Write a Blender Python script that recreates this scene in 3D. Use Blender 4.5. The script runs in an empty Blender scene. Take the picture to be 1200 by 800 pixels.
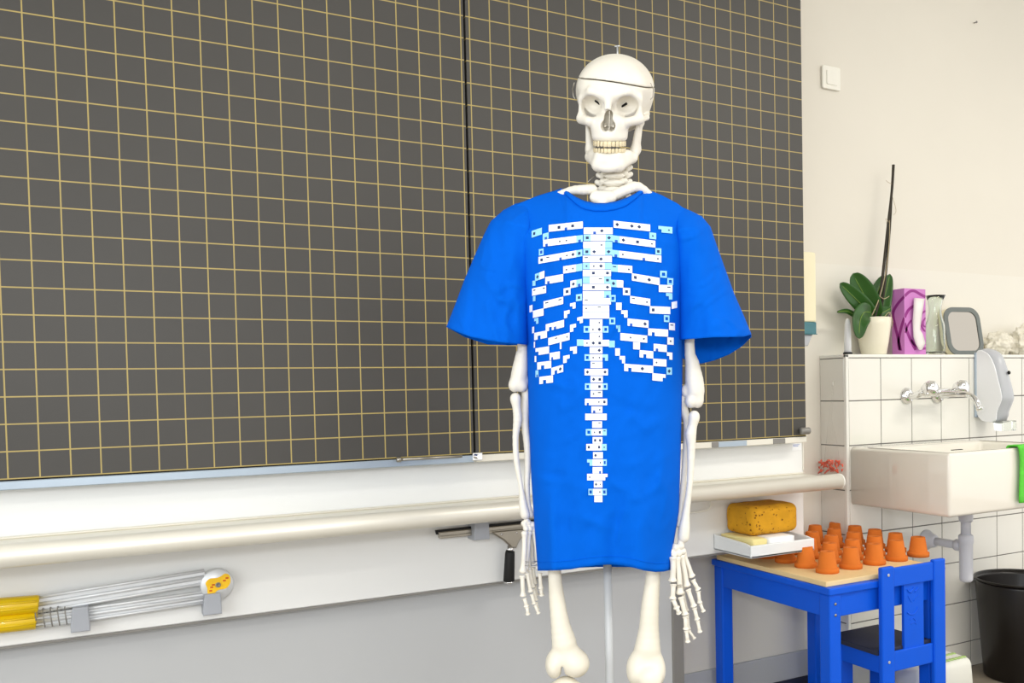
import bpy, bmesh, math, random
import numpy as np
from mathutils import Vector, Matrix, noise
random.seed(7)
PI = math.pi
scn = bpy.context.scene
COL = scn.collection

# ------------------------------------------------------------------ camera
S = 0.0535                      # one square of the blackboard grid, metres
HC = 1.0485                       # camera height above the floor
CAM = np.array([1.797*S, -39.162*S, HC])
RM = np.array([[0.8736, -0.4863, -0.0198], [-0.0330, -0.0186, -0.9993], [0.4856, 0.8736, -0.0323]])
u_, s_, vt_ = np.linalg.svd(RM); RM = u_ @ vt_
FPX, PX, PY = 1055.77, 696.33, 490.88
ZR = HC + 14.171*S              # height of grid row 0
cd = bpy.data.cameras.new('camera'); cam = bpy.data.objects.new('camera', cd); COL.objects.link(cam)
cd.sensor_width = 36; cd.lens = 36*FPX/1200
cd.shift_x = (600-PX)/1200; cd.shift_y = (PY-400)/1200
cd.clip_start = 0.05
M = Matrix.Identity(4)
for k in range(3):
    M[k][0] = RM[0][k]; M[k][1] = -RM[1][k]; M[k][2] = -RM[2][k]; M[k][3] = CAM[k]
cam.matrix_world = M
scn.camera = cam

# ------------------------------------------------------------------ light and exposure
w = bpy.data.worlds.new('room_daylight'); scn.world = w; w.use_nodes = True
bg = w.node_tree.nodes['Background']; bg.inputs[0].default_value = (1.0, 0.985, 0.955, 1); bg.inputs[1].default_value = 1.35
def area(name, loc, tgt, sx, sy, power, col):
    l = bpy.data.lights.new(name, 'AREA'); l.shape = 'RECTANGLE'; l.size = sx; l.size_y = sy; l.energy = power; l.color = col
    o = bpy.data.objects.new(name, l); COL.objects.link(o); o.location = loc
    d = Vector(tgt)-Vector(loc); o.rotation_euler = d.to_track_quat('-Z', 'Y').to_euler()
    return o
area('ceiling_lamp_light', (1.1, -3.2, 2.75), (1.1, -3.2, 0), 1.5, 0.35, 30, (1.0, 0.96, 0.88))
area('ceiling_lamp_light', (3.0, -2.0, 2.75), (3.0, -2.0, 0), 1.5, 0.35, 38, (1.0, 0.95, 0.86))
# the photographer's flash, just above the camera
area('camera_flash', (CAM[0]-0.05, CAM[1]-0.02, CAM[2]+0.24), (CAM[0]+0.95, -0.5, 0.95), 0.20, 0.14, 8.5, (0.95, 0.98, 1.0))
area('window_light', (-2.4, -2.6, 1.6), (2.2, -0.6, 0.9), 2.2, 1.4, 45, (0.90, 0.96, 1.0))
vs = scn.view_settings
vs.view_transform = 'Standard'; vs.look = 'None'; vs.gamma = 1; vs.use_curve_mapping = False
vs.exposure = -0.07

# ------------------------------------------------------------------ pixel helpers (a pixel of the 1200x800 frame -> a point on a real plane)
def ray(u, v): return RM.T @ np.array([(u-PX)/FPX, (v-PY)/FPX, 1.0])
def on_y(u, v, y): d = ray(u, v); return CAM + d*(y-CAM[1])/d[1]
def on_x(u, v, x): d = ray(u, v); return CAM + d*(x-CAM[0])/d[0]
def on_z(u, v, z): d = ray(u, v); return CAM + d*(z-CAM[2])/d[2]

# ------------------------------------------------------------------ materials
def lin(c): 
    c = c/255.0
    return c/12.92 if c <= 0.04045 else ((c+0.055)/1.055)**2.4
def rgb(r, g, b): return (lin(r), lin(g), lin(b), 1)
def mat(name, col, rough=0.5, metal=0.0, var=None, bump=None, trans=0.0, ior=1.45, sheen=0.0, coat=0.0, alpha=1.0, spec=0.5):
    m = bpy.data.materials.new(name); m.use_nodes = True
    nt = m.node_tree; N = nt.nodes; L = nt.links; p = N['Principled BSDF']
    c = rgb(*col)
    p.inputs['Base Color'].default_value = c; p.inputs['Roughness'].default_value = rough; p.inputs['Metallic'].default_value = metal
    p.inputs['IOR'].default_value = ior; p.inputs['Transmission Weight'].default_value = trans
    p.inputs['Sheen Weight'].default_value = sheen; p.inputs['Coat Weight'].default_value = coat; p.inputs['Alpha'].default_value = alpha; p.inputs['Specular IOR Level'].default_value = spec
    tc = N.new('ShaderNodeTexCoord')
    if var:
        sc, amt = var
        nz = N.new('ShaderNodeTexNoise'); nz.inputs['Scale'].default_value = sc; nz.inputs['Detail'].default_value = 5
        L.new(tc.outputs['Object'], nz.inputs['Vector'])
        mr = N.new('ShaderNodeMapRange'); mr.inputs[1].default_value = 0.3; mr.inputs[2].default_value = 0.7
        mr.inputs[3].default_value = 1-amt; mr.inputs[4].default_value = 1+amt
        L.new(nz.outputs['Fac'], mr.inputs[0])
        mx = N.new('ShaderNodeMix'); mx.data_type = 'RGBA'; mx.blend_type = 'MULTIPLY'; mx.inputs[0].default_value = 1
        mx.inputs[6].default_value = c; L.new(mr.outputs[0], mx.inputs[7]); L.new(mx.outputs[2], p.inputs['Base Color'])
    if bump:
        sc, st = bump
        nb = N.new('ShaderNodeTexNoise'); nb.inputs['Scale'].default_value = sc; nb.inputs['Detail'].default_value = 4
        L.new(tc.outputs['Object'], nb.inputs['Vector'])
        bp = N.new('ShaderNodeBump'); bp.inputs['Strength'].default_value = st; bp.inputs['Distance'].default_value = 0.002
        L.new(nb.outputs['Fac'], bp.inputs['Height']); L.new(bp.outputs['Normal'], p.inputs['Normal'])
    return m

m_wall = mat('wall_paint', (228, 223, 211), 0.6, var=(2, 0.015), bump=(120, 0.05))
m_wall2 = mat('wall_gloss_paint', (230, 226, 215), 0.3, var=(2, 0.015), bump=(90, 0.04))
m_floor = mat('linoleum', (140, 130, 116), 0.5, var=(14, 0.08))
m_ceil = mat('ceiling_white', (240, 240, 236), 0.8, var=(3, 0.02))
m_tile = mat('tile_glaze', (236, 234, 226), 0.18, var=(6, 0.015), coat=0.3)
m_grout = mat('grout', (118, 116, 112), 0.9, var=(40, 0.1))
m_trimw = mat('white_trim', (240, 239, 232), 0.35, var=(10, 0.01))
m_apron = mat('white_laminate', (236, 237, 236), 0.4, var=(3, 0.012))
m_lower = mat('grey_laminate', (188, 190, 192), 0.5, var=(3, 0.02))
m_greymetal = mat('grey_metal_edge', (140, 138, 134), 0.45, 0.3, var=(10, 0.04))
m_alu = mat('brushed_aluminium', (205, 208, 212), 0.36, 0.85, var=(60, 0.03))
m_alu_cream = mat('anodised_tube', (232, 228, 216), 0.38, 0.25, var=(20, 0.015))
m_alu_blue = mat('aluminium_blue_reflection', (176, 190, 204), 0.35, 0.55, var=(30, 0.02))  # bluish reflection seen on the board's bottom channel is put into this colour
m_satin = mat('satin_silver', (222, 225, 228), 0.4, 0.35, var=(40, 0.02))
m_chrome = mat('chrome', (232, 232, 232), 0.07, 1.0, var=(30, 0.01))
m_steel = mat('dull_steel', (170, 165, 155), 0.3, 0.9, var=(40, 0.04))
m_black = mat('black_rubber', (14, 14, 16), 0.6, var=(30, 0.1))
m_dark = mat('dark_gap', (10, 10, 10), 0.9, var=(30, 0.1))
m_grip = mat('grey_plastic_clip', (168, 172, 180), 0.5, var=(20, 0.02))
m_yel = mat('yellow_grip', (226, 190, 8), 0.3, var=(12, 0.05), coat=0.3)
m_sticker = mat('yellow_sticker', (246, 196, 30), 0.4, var=(60, 0.08))
m_orange = mat('orange_print', (206, 92, 22), 0.4, var=(60, 0.05))
m_bone = mat('bone_plastic', (230, 225, 213), 0.42, var=(22, 0.03), bump=(60, 0.12))
m_boney = mat('bone_plastic_leg', (234, 228, 212), 0.42, var=(18, 0.04), bump=(60, 0.12))
m_tooth = mat('tooth_enamel', (226, 212, 176), 0.3, var=(120, 0.04))
m_pole = mat('stand_pole_grey', (196, 199, 202), 0.4, 0.0, var=(20, 0.02))
m_shirt = mat('blue_cotton', (0, 94, 208), 0.85, var=(9, 0.02), bump=(900, 0.12), spec=0.08)
m_pw = mat('print_white', (244, 246, 248), 0.6, var=(50, 0.01))
m_pl = mat('print_pale_blue', (150, 212, 244), 0.6, var=(50, 0.02))
m_pd = mat('print_dark', (32, 52, 96), 0.6, var=(50, 0.05))
m_pb = mat('print_blue', (20, 84, 190), 0.6, var=(50, 0.03))
m_blue = mat('blue_paint', (12, 90, 222), 0.4, var=(8, 0.03), bump=(40, 0.03), spec=0.25)
m_navy = mat('dark_seat', (44, 48, 66), 0.5, var=(12, 0.06))
m_wood = mat('birch_board', (238, 210, 156), 0.5, var=(12, 0.06), bump=(40, 0.05))
m_terra = mat('terracotta', (214, 114, 34), 0.85, var=(18, 0.07), bump=(160, 0.15))
m_sponge = mat('ochre_sponge', (206, 150, 28), 0.95, var=(30, 0.1))
m_pale = mat('pale_sponge', (238, 224, 158), 0.9, var=(30, 0.04), bump=(200, 0.3))
m_whitep = mat('white_plastic', (232, 236, 238), 0.35, var=(10, 0.012))
m_whitec = mat('white_block', (244, 246, 248), 0.6, var=(30, 0.01))
m_ceram = mat('sanitary_ceramic', (238, 233, 222), 0.1, var=(4, 0.01), coat=0.5)
m_greyp = mat('grey_pvc', (214, 216, 224), 0.45, var=(12, 0.02))
m_bin = mat('brown_black_plastic', (19, 14, 11), 0.35, var=(6, 0.1), bump=(30, 0.05))
m_stool = mat('stool_white', (232, 232, 222), 0.4, var=(8, 0.015))
m_green = mat('pale_green_rubber', (182, 212, 132), 0.6, var=(40, 0.05))
m_towel = mat('green_towel', (96, 206, 66), 0.95, var=(60, 0.12), bump=(500, 0.6))
m_pot = mat('cream_glaze', (240, 234, 212), 0.3, var=(6, 0.015), coat=0.2)
m_soil = mat('bark_soil', (70, 52, 36), 0.95, var=(60, 0.3), bump=(80, 0.8))
m_leaf = mat('orchid_leaf', (40, 84, 24), 0.38, var=(14, 0.18), bump=(30, 0.08))
m_vein = mat('leaf_midrib', (120, 150, 60), 0.5, var=(30, 0.1))
m_stem = mat('dark_stem', (52, 46, 36), 0.7, var=(40, 0.2))
m_root = mat('dry_root', (176, 160, 130), 0.8, var=(40, 0.15))
m_lilac = mat('lilac_card', (204, 128, 198), 0.5, var=(8, 0.04))
m_mag = mat('magenta_print', (146, 44, 132), 0.5, var=(14, 0.05))
m_tissue = mat('tissue_paper', (238, 232, 230), 0.9, var=(20, 0.02), bump=(60, 0.4))
m_glass = mat('clear_glass', (244, 250, 245), 0.03, trans=1.0, ior=1.45)
m_mframe = mat('mirror_frame_grey', (112, 118, 116), 0.45, var=(14, 0.03))
m_mirror = mat('mirror_glass', (188, 182, 172), 0.06, 1.0, var=(4, 0.01))
m_bag = mat('thin_plastic_bag', (250, 245, 230), 0.45, trans=0.2, ior=1.2, bump=(30, 0.4))
m_clear = mat('clear_bag_film', (250, 250, 248), 0.12, trans=0.9, ior=1.03, alpha=0.28)
m_red = mat('coral_bits', (236, 110, 84), 0.6, var=(60, 0.12))
m_disp = mat('dispenser_white', (240, 241, 244), 0.3, var=(6, 0.008))
m_dispg = mat('dispenser_grey', (196, 199, 205), 0.25, var=(6, 0.01), trans=0.1)
m_cream = mat('cream_plastic', (246, 238, 204), 0.4, var=(6, 0.01))
m_teal = mat('teal_clear_plastic', (110, 170, 182), 0.15, trans=0.45, ior=1.3)
m_switch = mat('switch_plastic', (242, 240, 230), 0.35, var=(8, 0.008))
m_lamp = bpy.data.materials.new('lamp_diffuser'); m_lamp.use_nodes = True
_p = m_lamp.node_tree.nodes['Principled BSDF']; _p.inputs['Emission Color'].default_value = (1, 0.96, 0.9, 1); _p.inputs['Emission Strength'].default_value = 3

# blackboard: dark grey enamel with a printed yellow square grid (flat print)
def board_material():
    m = bpy.data.materials.new('board_enamel_grid'); m.use_nodes = True
    nt = m.node_tree; N = nt.nodes; L = nt.links; p = N['Principled BSDF']
    tc = N.new('ShaderNodeTexCoord'); sp = N.new('ShaderNodeSeparateXYZ'); L.new(tc.outputs['Object'], sp.inputs[0])
    outs = []
    def mth(op, a, b=None):
        n = N.new('ShaderNodeMath'); n.operation = op
        for i, x in enumerate((a, b)):
            if x is None: continue
            if isinstance(x, (int, float)): n.inputs[i].default_value = x
            else: L.new(x, n.inputs[i])
        return n.outputs[0]
    for ax in ('X', 'Z'):
        a = mth('DIVIDE', sp.outputs[ax], S); a = mth('ADD', a, 200.5); a = mth('FRACT', a); a = mth('SUBTRACT', a, 0.5); a = mth('ABSOLUTE', a)
        mr = N.new('ShaderNodeMapRange'); mr.inputs[1].default_value = 0.018; mr.inputs[2].default_value = 0.031; mr.inputs[3].default_value = 1; mr.inputs[4].default_value = 0
        L.new(a, mr.inputs[0]); outs.append(mr.outputs[0])
    k = mth('MAXIMUM', outs[0], outs[1])
    nz = N.new('ShaderNodeTexNoise'); nz.inputs['Scale'].default_value = 3; nz.inputs['Detail'].default_value = 6; L.new(tc.outputs['Object'], nz.inputs['Vector'])
    cr = N.new('ShaderNodeMix'); cr.data_type = 'RGBA'; cr.inputs[6].default_value = rgb(63, 61, 58); cr.inputs[7].default_value = rgb(72, 70, 67); L.new(nz.outputs['Fac'], cr.inputs[0])
    mx = N.new('ShaderNodeMix'); mx.data_type = 'RGBA'; L.new(k, mx.inputs[0]); L.new(cr.outputs[2], mx.inputs[6]); mx.inputs[7].default_value = rgb(176, 156, 94)
    L.new(mx.outputs[2], p.inputs['Base Color']); p.inputs['Roughness'].default_value = 0.5; p.inputs['Specular IOR Level'].default_value = 0.45
    return m
m_board = board_material()

# porous look of the sponge: dark pores in colour and relief
def sponge_pores(m, dark):
    nt = m.node_tree; N = nt.nodes; L = nt.links; p = N['Principled BSDF']
    tc = N.new('ShaderNodeTexCoord'); vo = N.new('ShaderNodeTexVoronoi'); vo.inputs['Scale'].default_value = 95; L.new(tc.outputs['Object'], vo.inputs['Vector'])
    nz = N.new('ShaderNodeTexNoise'); nz.inputs['Scale'].default_value = 40; L.new(tc.outputs['Object'], nz.inputs['Vector'])
    ad = N.new('ShaderNodeMath'); ad.operation = 'ADD'; L.new(vo.outputs['Distance'], ad.inputs[0]); L.new(nz.outputs['Fac'], ad.inputs[1])
    mr = N.new('ShaderNodeMapRange'); mr.inputs[1].default_value = 0.55; mr.inputs[2].default_value = 0.7; L.new(ad.outputs[0], mr.inputs[0])
    old = p.inputs['Base Color'].links[0].from_socket
    mx = N.new('ShaderNodeMix'); mx.data_type = 'RGBA'; mx.inputs[6].default_value = rgb(*dark); L.new(old, mx.inputs[7]); L.new(mr.outputs[0], mx.inputs[0])
    L.new(mx.outputs[2], p.inputs['Base Color'])
    bp = N.new('ShaderNodeBump'); bp.inputs['Strength'].default_value = 0.8; bp.inputs['Distance'].default_value = 0.004; L.new(mr.outputs[0], bp.inputs['Height']); L.new(bp.outputs['Normal'], p.inputs['Normal'])
sponge_pores(m_sponge, (140, 92, 14))

# ------------------------------------------------------------------ mesh helpers
class MB:
    def __init__(s): s.v = []; s.f = []; s.m = []
    def add(s, V, F, mi=0):
        o = len(s.v); s.v += [tuple(map(float, x)) for x in V]; s.f += [tuple(o+i for i in f) for f in F]; s.m += [mi]*len(F); return s
    def shift(s, d): s.v = [(a+d[0], b+d[1], c+d[2]) for a, b, c in s.v]; return s

def obj(name, mb, m, parent=None, smooth=False, local=False, loc=None):
    """one mesh object; mb is in world coordinates unless local; parent's location is taken off"""
    mats = m if isinstance(m, (list, tuple)) else [m]
    me = bpy.data.meshes.new(name)
    V = mb.v
    if parent is not None and not local:
        iv = WORLD[parent.name].inverted(); V = [tuple(iv @ Vector(x)) for x in V]
    if loc is not None and parent is None:
        V = [(a-loc[0], b-loc[1], c-loc[2]) for a, b, c in V]
    me.from_pydata(V, [], mb.f)
    for x in mats: me.materials.append(x)
    if len(mats) > 1: me.polygons.foreach_set('material_index', mb.m)
    if smooth: me.polygons.foreach_set('use_smooth', [True]*len(me.polygons))
    me.update()
    o = bpy.data.objects.new(name, me); COL.objects.link(o)
    if parent is not None: o.parent = parent; WORLD[o.name] = WORLD[parent.name].copy()
    else:
        if loc is not None: o.location = loc
        WORLD[o.name] = Matrix.Translation(loc or (0, 0, 0))
    return o
WORLD = {}
def tag(o, label, cat, group=None):
    o['label'] = label; o['category'] = cat
    if group: o['group'] = group
    return o
def thing(name, label, cat, loc=(0, 0, 0), rz=0.0, group=None):
    o = bpy.data.objects.new(name, None); COL.objects.link(o); o.empty_display_size = 0.05
    o.location = tuple(float(x) for x in loc); o.rotation_euler = (0, 0, rz)
    WORLD[o.name] = Matrix.Translation(o.location) @ Matrix.Rotation(rz, 4, 'Z')
    return tag(o, label, cat, group)
def struct(o): o['kind'] = 'structure'; return o

def from_bm(bm):
    bm.verts.index_update()
    V = [tuple(v.co) for v in bm.verts]; F = [tuple(v.index for v in f.verts) for f in bm.faces]; bm.free(); return V, F
def box(lo, hi, r=0.0, seg=2):
    lo = [min(a, b) for a, b in zip(lo, hi)] if False else lo
    bm = bmesh.new(); bmesh.ops.create_cube(bm, size=1)
    for v in bm.verts: v.co = Vector([(lo[k]+hi[k])/2 + v.co[k]*(hi[k]-lo[k]) for k in range(3)])
    if r > 0: bmesh.ops.bevel(bm, geom=bm.edges[:], offset=r, segments=seg, affect='EDGES', profile=0.5)
    return from_bm(bm)
def B(lo, hi, r=0.0, seg=2): return MB().add(*box(lo, hi, r, seg))
def frame_of(d):
    d = Vector(d).normalized(); a = Vector((0, 0, 1)) if abs(d.z) < 0.9 else Vector((1, 0, 0))
    x = a.cross(d).normalized(); return x, d.cross(x).normalized(), d
def lathe(prof, c=(0, 0, 0), n=32, axis=(0, 0, 1), cap=True):
    """prof: (radius, height) along axis"""
    X, Y, Z = frame_of(axis); c = Vector(c); V = []; F = []
    for r, h in prof:
        for k in range(n):
            a = 2*PI*k/n; V.append(c + X*(r*math.cos(a)) + Y*(r*math.sin(a)) + Z*h)
    for i in range(len(prof)-1):
        for k in range(n): F.append((i*n+k, i*n+(k+1) % n, (i+1)*n+(k+1) % n, (i+1)*n+k))
    if cap:
        F.append(tuple(range(n))[::-1]); F.append(tuple((len(prof)-1)*n+k for k in range(n)))
    return V, F
def tube(path, rad, n=10, cap=True):
    P = [Vector(p) for p in path]; V = []; F = []
    rad = rad if isinstance(rad, (list, tuple)) else [rad]*len(P)
    T = []
    for i in range(len(P)): T.append((P[min(i+1, len(P)-1)]-P[max(i-1, 0)]).normalized())
    X, Y, _ = frame_of(T[0])
    for i, p in enumerate(P):
        X = (X - T[i]*X.dot(T[i])).normalized(); Y = T[i].cross(X)
        for k in range(n):
            a = 2*PI*k/n; V.append(p + X*(rad[i]*math.cos(a)) + Y*(rad[i]*math.sin(a)))
    for i in range(len(P)-1):
        for k in range(n): F.append((i*n+k, i*n+(k+1) % n, (i+1)*n+(k+1) % n, (i+1)*n+k))
    if cap: F.append(tuple(range(n))[::-1]); F.append(tuple((len(P)-1)*n+k for k in range(n)))
    return V, F
def smooth_path(P, sub=5):
    """Catmull-Rom through points (any dimension)"""
    P = [np.array(p, float) for p in P]; Q = []
    for i in range(len(P)-1):
        a, b, c, d = P[max(i-1, 0)], P[i], P[i+1], P[min(i+2, len(P)-1)]
        for k in range(sub):
            t = k/sub; Q.append(0.5*((2*b)+(c-a)*t+(2*a-5*b+4*c-d)*t*t+(3*b-a-3*c+d)*t**3))
    Q.append(P[-1]); return Q
def prism(poly, axis, a, b, bevel=0.0, seg=2):
    """extrude a polygon: axis 'x' poly=(y,z), 'y' poly=(x,z), 'z' poly=(x,y)"""
    def mk(p, t): return {'x': (t, p[0], p[1]), 'y': (p[0], t, p[1]), 'z': (p[0], p[1], t)}[axis]
    bm = bmesh.new()
    v0 = [bm.verts.new(mk(p, a)) for p in poly]; v1 = [bm.verts.new(mk(p, b)) for p in poly]; n = len(poly)
    bm.faces.new(v0[::-1]); bm.faces.new(v1)
    for i in range(n): bm.faces.new((v0[i], v0[(i+1) % n], v1[(i+1) % n], v1[i]))
    bmesh.ops.recalc_face_normals(bm, faces=bm.faces[:])
    if bevel > 0:
        es = [e for e in bm.edges if not ((e.verts[0] in v0) != (e.verts[1] in v0))]
        bmesh.ops.bevel(bm, geom=es, offset=bevel, segments=seg, affect='EDGES', profile=0.5)
    return from_bm(bm)
def rrect(cx, cz, w, h, r, n=8, k=2.0):
    pts = []
    for sx, sz, a0 in ((1, 1, 0), (-1, 1, PI/2), (-1, -1, PI), (1, -1, 1.5*PI)):
        for i in range(n+1):
            a = a0+i*PI/2/n; pts.append((cx+sx*(w/2-r)+r*math.cos(a), cz+sz*(h/2-r)+r*math.sin(a)))
    return pts
def interp(x, tab):
    return float(np.interp(x, [a for a, _ in tab], [b for _, b in tab]))

# signed-distance modelling for bones: surface nets over a numpy grid
def surface_nets(fn, lo, hi, h):
    lo = np.array(lo, float); n = np.ceil((np.array(hi)-lo)/h).astype(int)+1
    ax = [lo[k]+h*np.arange(n[k]) for k in range(3)]
    X, Y, Z = np.meshgrid(*ax, indexing='ij'); F = fn(X, Y, Z).astype(np.float64)
    inside = F < 0
    c = np.zeros(tuple(n-1), np.int8)
    for i in (0, 1):
        for j in (0, 1):
            for k in (0, 1): c += inside[i:n[0]-1+i, j:n[1]-1+j, k:n[2]-1+k]
    act = (c > 0) & (c < 8); idx = np.argwhere(act); num = -np.ones(act.shape, int); num[act] = np.arange(len(idx))
    acc = np.zeros((len(idx), 3)); cnt = np.zeros(len(idx))
    cor = [(i, j, k) for i in (0, 1) for j in (0, 1) for k in (0, 1)]
    for a in range(8):
        for b in range(a+1, 8):
            A, Bc = np.array(cor[a]), np.array(cor[b])
            if np.abs(A-Bc).sum() != 1: continue
            fa = F[tuple((idx+A).T)]; fb = F[tuple((idx+Bc).T)]; msk = (fa < 0) != (fb < 0)
            t = fa[msk]/(fa[msk]-fb[msk]); acc[msk] += A + (Bc-A)*t[:, None]; cnt[msk] += 1
    V = lo + h*(idx + acc/cnt[:, None]); Q = []
    for a in range(3):
        b, d = (a+1) % 3, (a+2) % 3
        s0 = [slice(1, n[k]-1) for k in range(3)]; s0[a] = slice(0, n[a]-1); s1 = list(s0); s1[a] = slice(1, n[a])
        f0 = inside[tuple(s0)]; f1 = inside[tuple(s1)]
        for sgn in (0, 1):
            e = np.argwhere((f0 & ~f1) if sgn == 0 else (~f0 & f1))
            if len(e) == 0: continue
            off = np.array([1, 1, 1]); off[a] = 0; e = e + off
            eb = np.zeros(3, int); eb[b] = 1; ed = np.zeros(3, int); ed[d] = 1
            q = [num[tuple((e-eb-ed).T)], num[tuple((e-ed).T)], num[tuple(e.T)], num[tuple((e-eb).T)]]
            q = np.stack(q if sgn == 0 else q[::-1], 1); Q.append(q)
    Q = np.concatenate(Q); Q = Q[(Q >= 0).all(1)]
    return V, Q
def sdf_obj(name, fn, lo, hi, h, m, parent=None, xf=None):
    V, Q = surface_nets(fn, lo, hi, h)
    if xf is not None: V = V @ np.array(xf)[:3, :3].T + np.array(xf)[:3, 3]
    mb = MB(); mb.v = [tuple(x) for x in V]; mb.f = [tuple(int(i) for i in q) for q in Q]; mb.m = [0]*len(Q)
    return obj(name, mb, m, parent, smooth=True, local=True)
def smin(a, b, k):
    h = np.clip(0.5+0.5*(b-a)/k, 0, 1); return b*(1-h)+a*h-k*h*(1-h)
def smax(a, b, k): return -smin(-a, -b, k)
def ell(X, Y, Z, c, r):
    x, y, z = (X-c[0])/r[0], (Y-c[1])/r[1], (Z-c[2])/r[2]
    k0 = np.sqrt(x*x+y*y+z*z)+1e-9; k1 = np.sqrt((x/r[0])**2+(y/r[1])**2+(z/r[2])**2)+1e-9
    return k0*(k0-1)/k1
def cap_(X, Y, Z, a, b, r0, r1=None, sq=(1, 1, 1)):
    r1 = r0 if r1 is None else r1
    a = np.array(a, float)/sq; b = np.array(b, float)/sq
    px, py, pz = X/sq[0]-a[0], Y/sq[1]-a[1], Z/sq[2]-a[2]; d = b-a
    t = np.clip((px*d[0]+py*d[1]+pz*d[2])/(d@d), 0, 1)
    return (np.sqrt((px-t*d[0])**2+(py-t*d[1])**2+(pz-t*d[2])**2) - (r0+(r1-r0)*t))*min(sq)

# ================================================================== SETTING
YW = 0.244        # plaster wall
YT = 0.121        # face of the tiled wall
XT = float(on_y(991.5, 470, YT)[0])          # left edge of the tiled wall
ZS = float(on_y(1040, 415, YT)[2])           # top of the tiled wall (shelf)
PIT = 0.1500
SEAM = float(on_y(1000, 311, YW)[2])
struct(obj('floor', B((-2.5, -5.0, -0.06), (5.0, YW+0.1, 0)), m_floor))
struct(obj('ceiling', B((-2.5, -5.0, 2.9), (5.0, YW+0.1, 3.0)), m_ceil))
wb = struct(obj('wall_back', B((-2.5, YW+0.002, 0), (5.0, YW+0.1, 2.9)), m_wall))
obj('gloss_dado', B((-2.5, YW, 0.0), (5.0, YW+0.003, SEAM)), m_wall2, wb)
bb = struct(obj('baseboard_back', B((-2.5, YW-0.012, 0.056), (XT-0.002, YW-0.0002, 0.145), 0.003), m_lower))
obj('dark_plinth', B((-2.5, YW-0.016, 0), (XT-0.002, YW-0.0002, 0.056), 0.002), m_navy, bb)
wt = struct(obj('wall_tiled', B((XT+0.0022, YT+0.0018, 0), (5.0, YW, ZS-0.010)), m_grout))
# the tiles, one by one, sharing one mesh per size
def tile_mesh(wd, ht):
    V, F = box((0, -0.0016, 0), (wd, 0.006, ht), 0.0008, 1); me = bpy.data.meshes.new('tile'); me.from_pydata(V, [], F); me.materials.append(m_tile); return me
tm = {}
def put_tile(x, z, wd, ht, side=False):
    key = (round(wd, 4), round(ht, 4))
    if key not in tm: tm[key] = tile_mesh(*key)
    o = bpy.data.objects.new('tile', tm[key]); COL.objects.link(o); o.parent = wt
    e = 0.0003*random.uniform(-1, 1)
    if side: o.location = (XT+0.002+e, YW-0.001-x, z); o.rotation_euler = (0, 0, -PI/2)
    else: o.location = (x, YT+0.0016+e, z)
G = 0.0036
X1 = XT+0.012
rows = []; z = ZS-0.012
zt = z - (PIT-0.006)
zz = [zt - k*PIT for k in range(0, 9)]
for r, z0 in enumerate(zz):
    top = (z if r == 0 else zz[r-1]); h = top-z0-G
    if z0 < 0: h = top-G; z0b = 0.0
    else: z0b = z0
    if h < 0.02: break
    for c in range(9): put_tile(X1+c*PIT+G/2, z0b+G/2, PIT-G, h)
    put_tile(0.0, z0b+G/2, YW-YT-0.012, h, True)
    if z0 < 0: break
struct(obj('trim_1', B((XT-0.001, YT-0.002, 0), (XT+0.011, YT+0.010, ZS), 0.002), m_trimw))
struct(obj('trim_2', B((XT-0.001, YT-0.002, ZS-0.011), (5.0, YW, ZS), 0.002), m_trimw))
# ceiling lamps (out of frame, they light the room)
for x, y in ((1.1, -3.2), (3.0, -2.0)):
    t = thing('ceiling_lamp', 'long white ceiling lamp %s' % ('nearer the camera' if y < -3 else 'above the sink side'), 'lamp', (x, y, 2.86))
    obj('housing', B((x-0.76, y-0.19, 2.86), (x+0.76, y+0.19, 2.90), 0.01), m_trimw, t)
    obj('diffuser', B((x-0.74, y-0.17, 2.85), (x+0.74, y+0.17, 2.862)), m_lamp, t)

# ================================================================== BLACKBOARD
ZB = ZR-17.02*S; ZTOP = ZR+11*S
def board(x0, c0, c1, label):
    t = thing('chalkboard', label, 'blackboard', (x0, 0, ZR))
    obj('board_surface', B((c0, 0, ZB), (c1, 0.022, ZTOP)), m_board, t)
    obj('edge_strip', B((c0, -0.001, ZB-0.003), (c1, 0.022, ZB), 0.0005, 1), m_dark, t)
    return t
bl = board(0.0, -3.16*S, 17.138*S, 'dark grey gridded blackboard panel left of the black seam')
br = board(17.435*S, 17.25*S, 37.41*S, 'dark grey gridded blackboard panel behind the skeleton, right of the seam')
obj('edge_seal', B((17.141*S, 0.014, ZB), (17.249*S, 0.03, ZTOP)), m_black, br)
obj('bottom_channel', B((-3.16*S, -0.004, ZB-0.0205), (17.138*S, 0.03, ZB-0.003), 0.0015, 1), m_alu_blue, bl)
obj('bottom_channel', B((17.25*S, -0.004, ZB-0.0205), (37.41*S, 0.03, ZB-0.003), 0.0015, 1), m_alu_cream, br)
for u0, u1, mm in ((833, 841, m_greymetal), (841, 874, m_alu_blue), (905, 919, m_greymetal)):  # grey blocks on the channel, plus a bluish reflection painted as a raised piece
    a, b = on_y(u0, 520, 0)[0], on_y(u1, 520, 0)[0]
    obj('channel_section', B((a, -0.006, ZB-0.020), (b, 0.01, ZB-0.004), 0.001, 1), mm, br)
a, b = on_y(465, 535, 0)[0], on_y(541, 531, 0)[0]
pr = MB().add(*tube([(a, -0.012, ZB-0.003), (b-0.004, -0.012, ZB-0.003)], 0.0035, 8)); pr.add(*lathe([(0.006, -0.004), (0.006, 0.006)], (a, -0.012, ZB-0.003), 12, (1, 0, 0)))
obj('slide_rod', pr, m_steel, bl, True)
a = on_y(553, 534, 0)[0]+0.008
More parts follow.
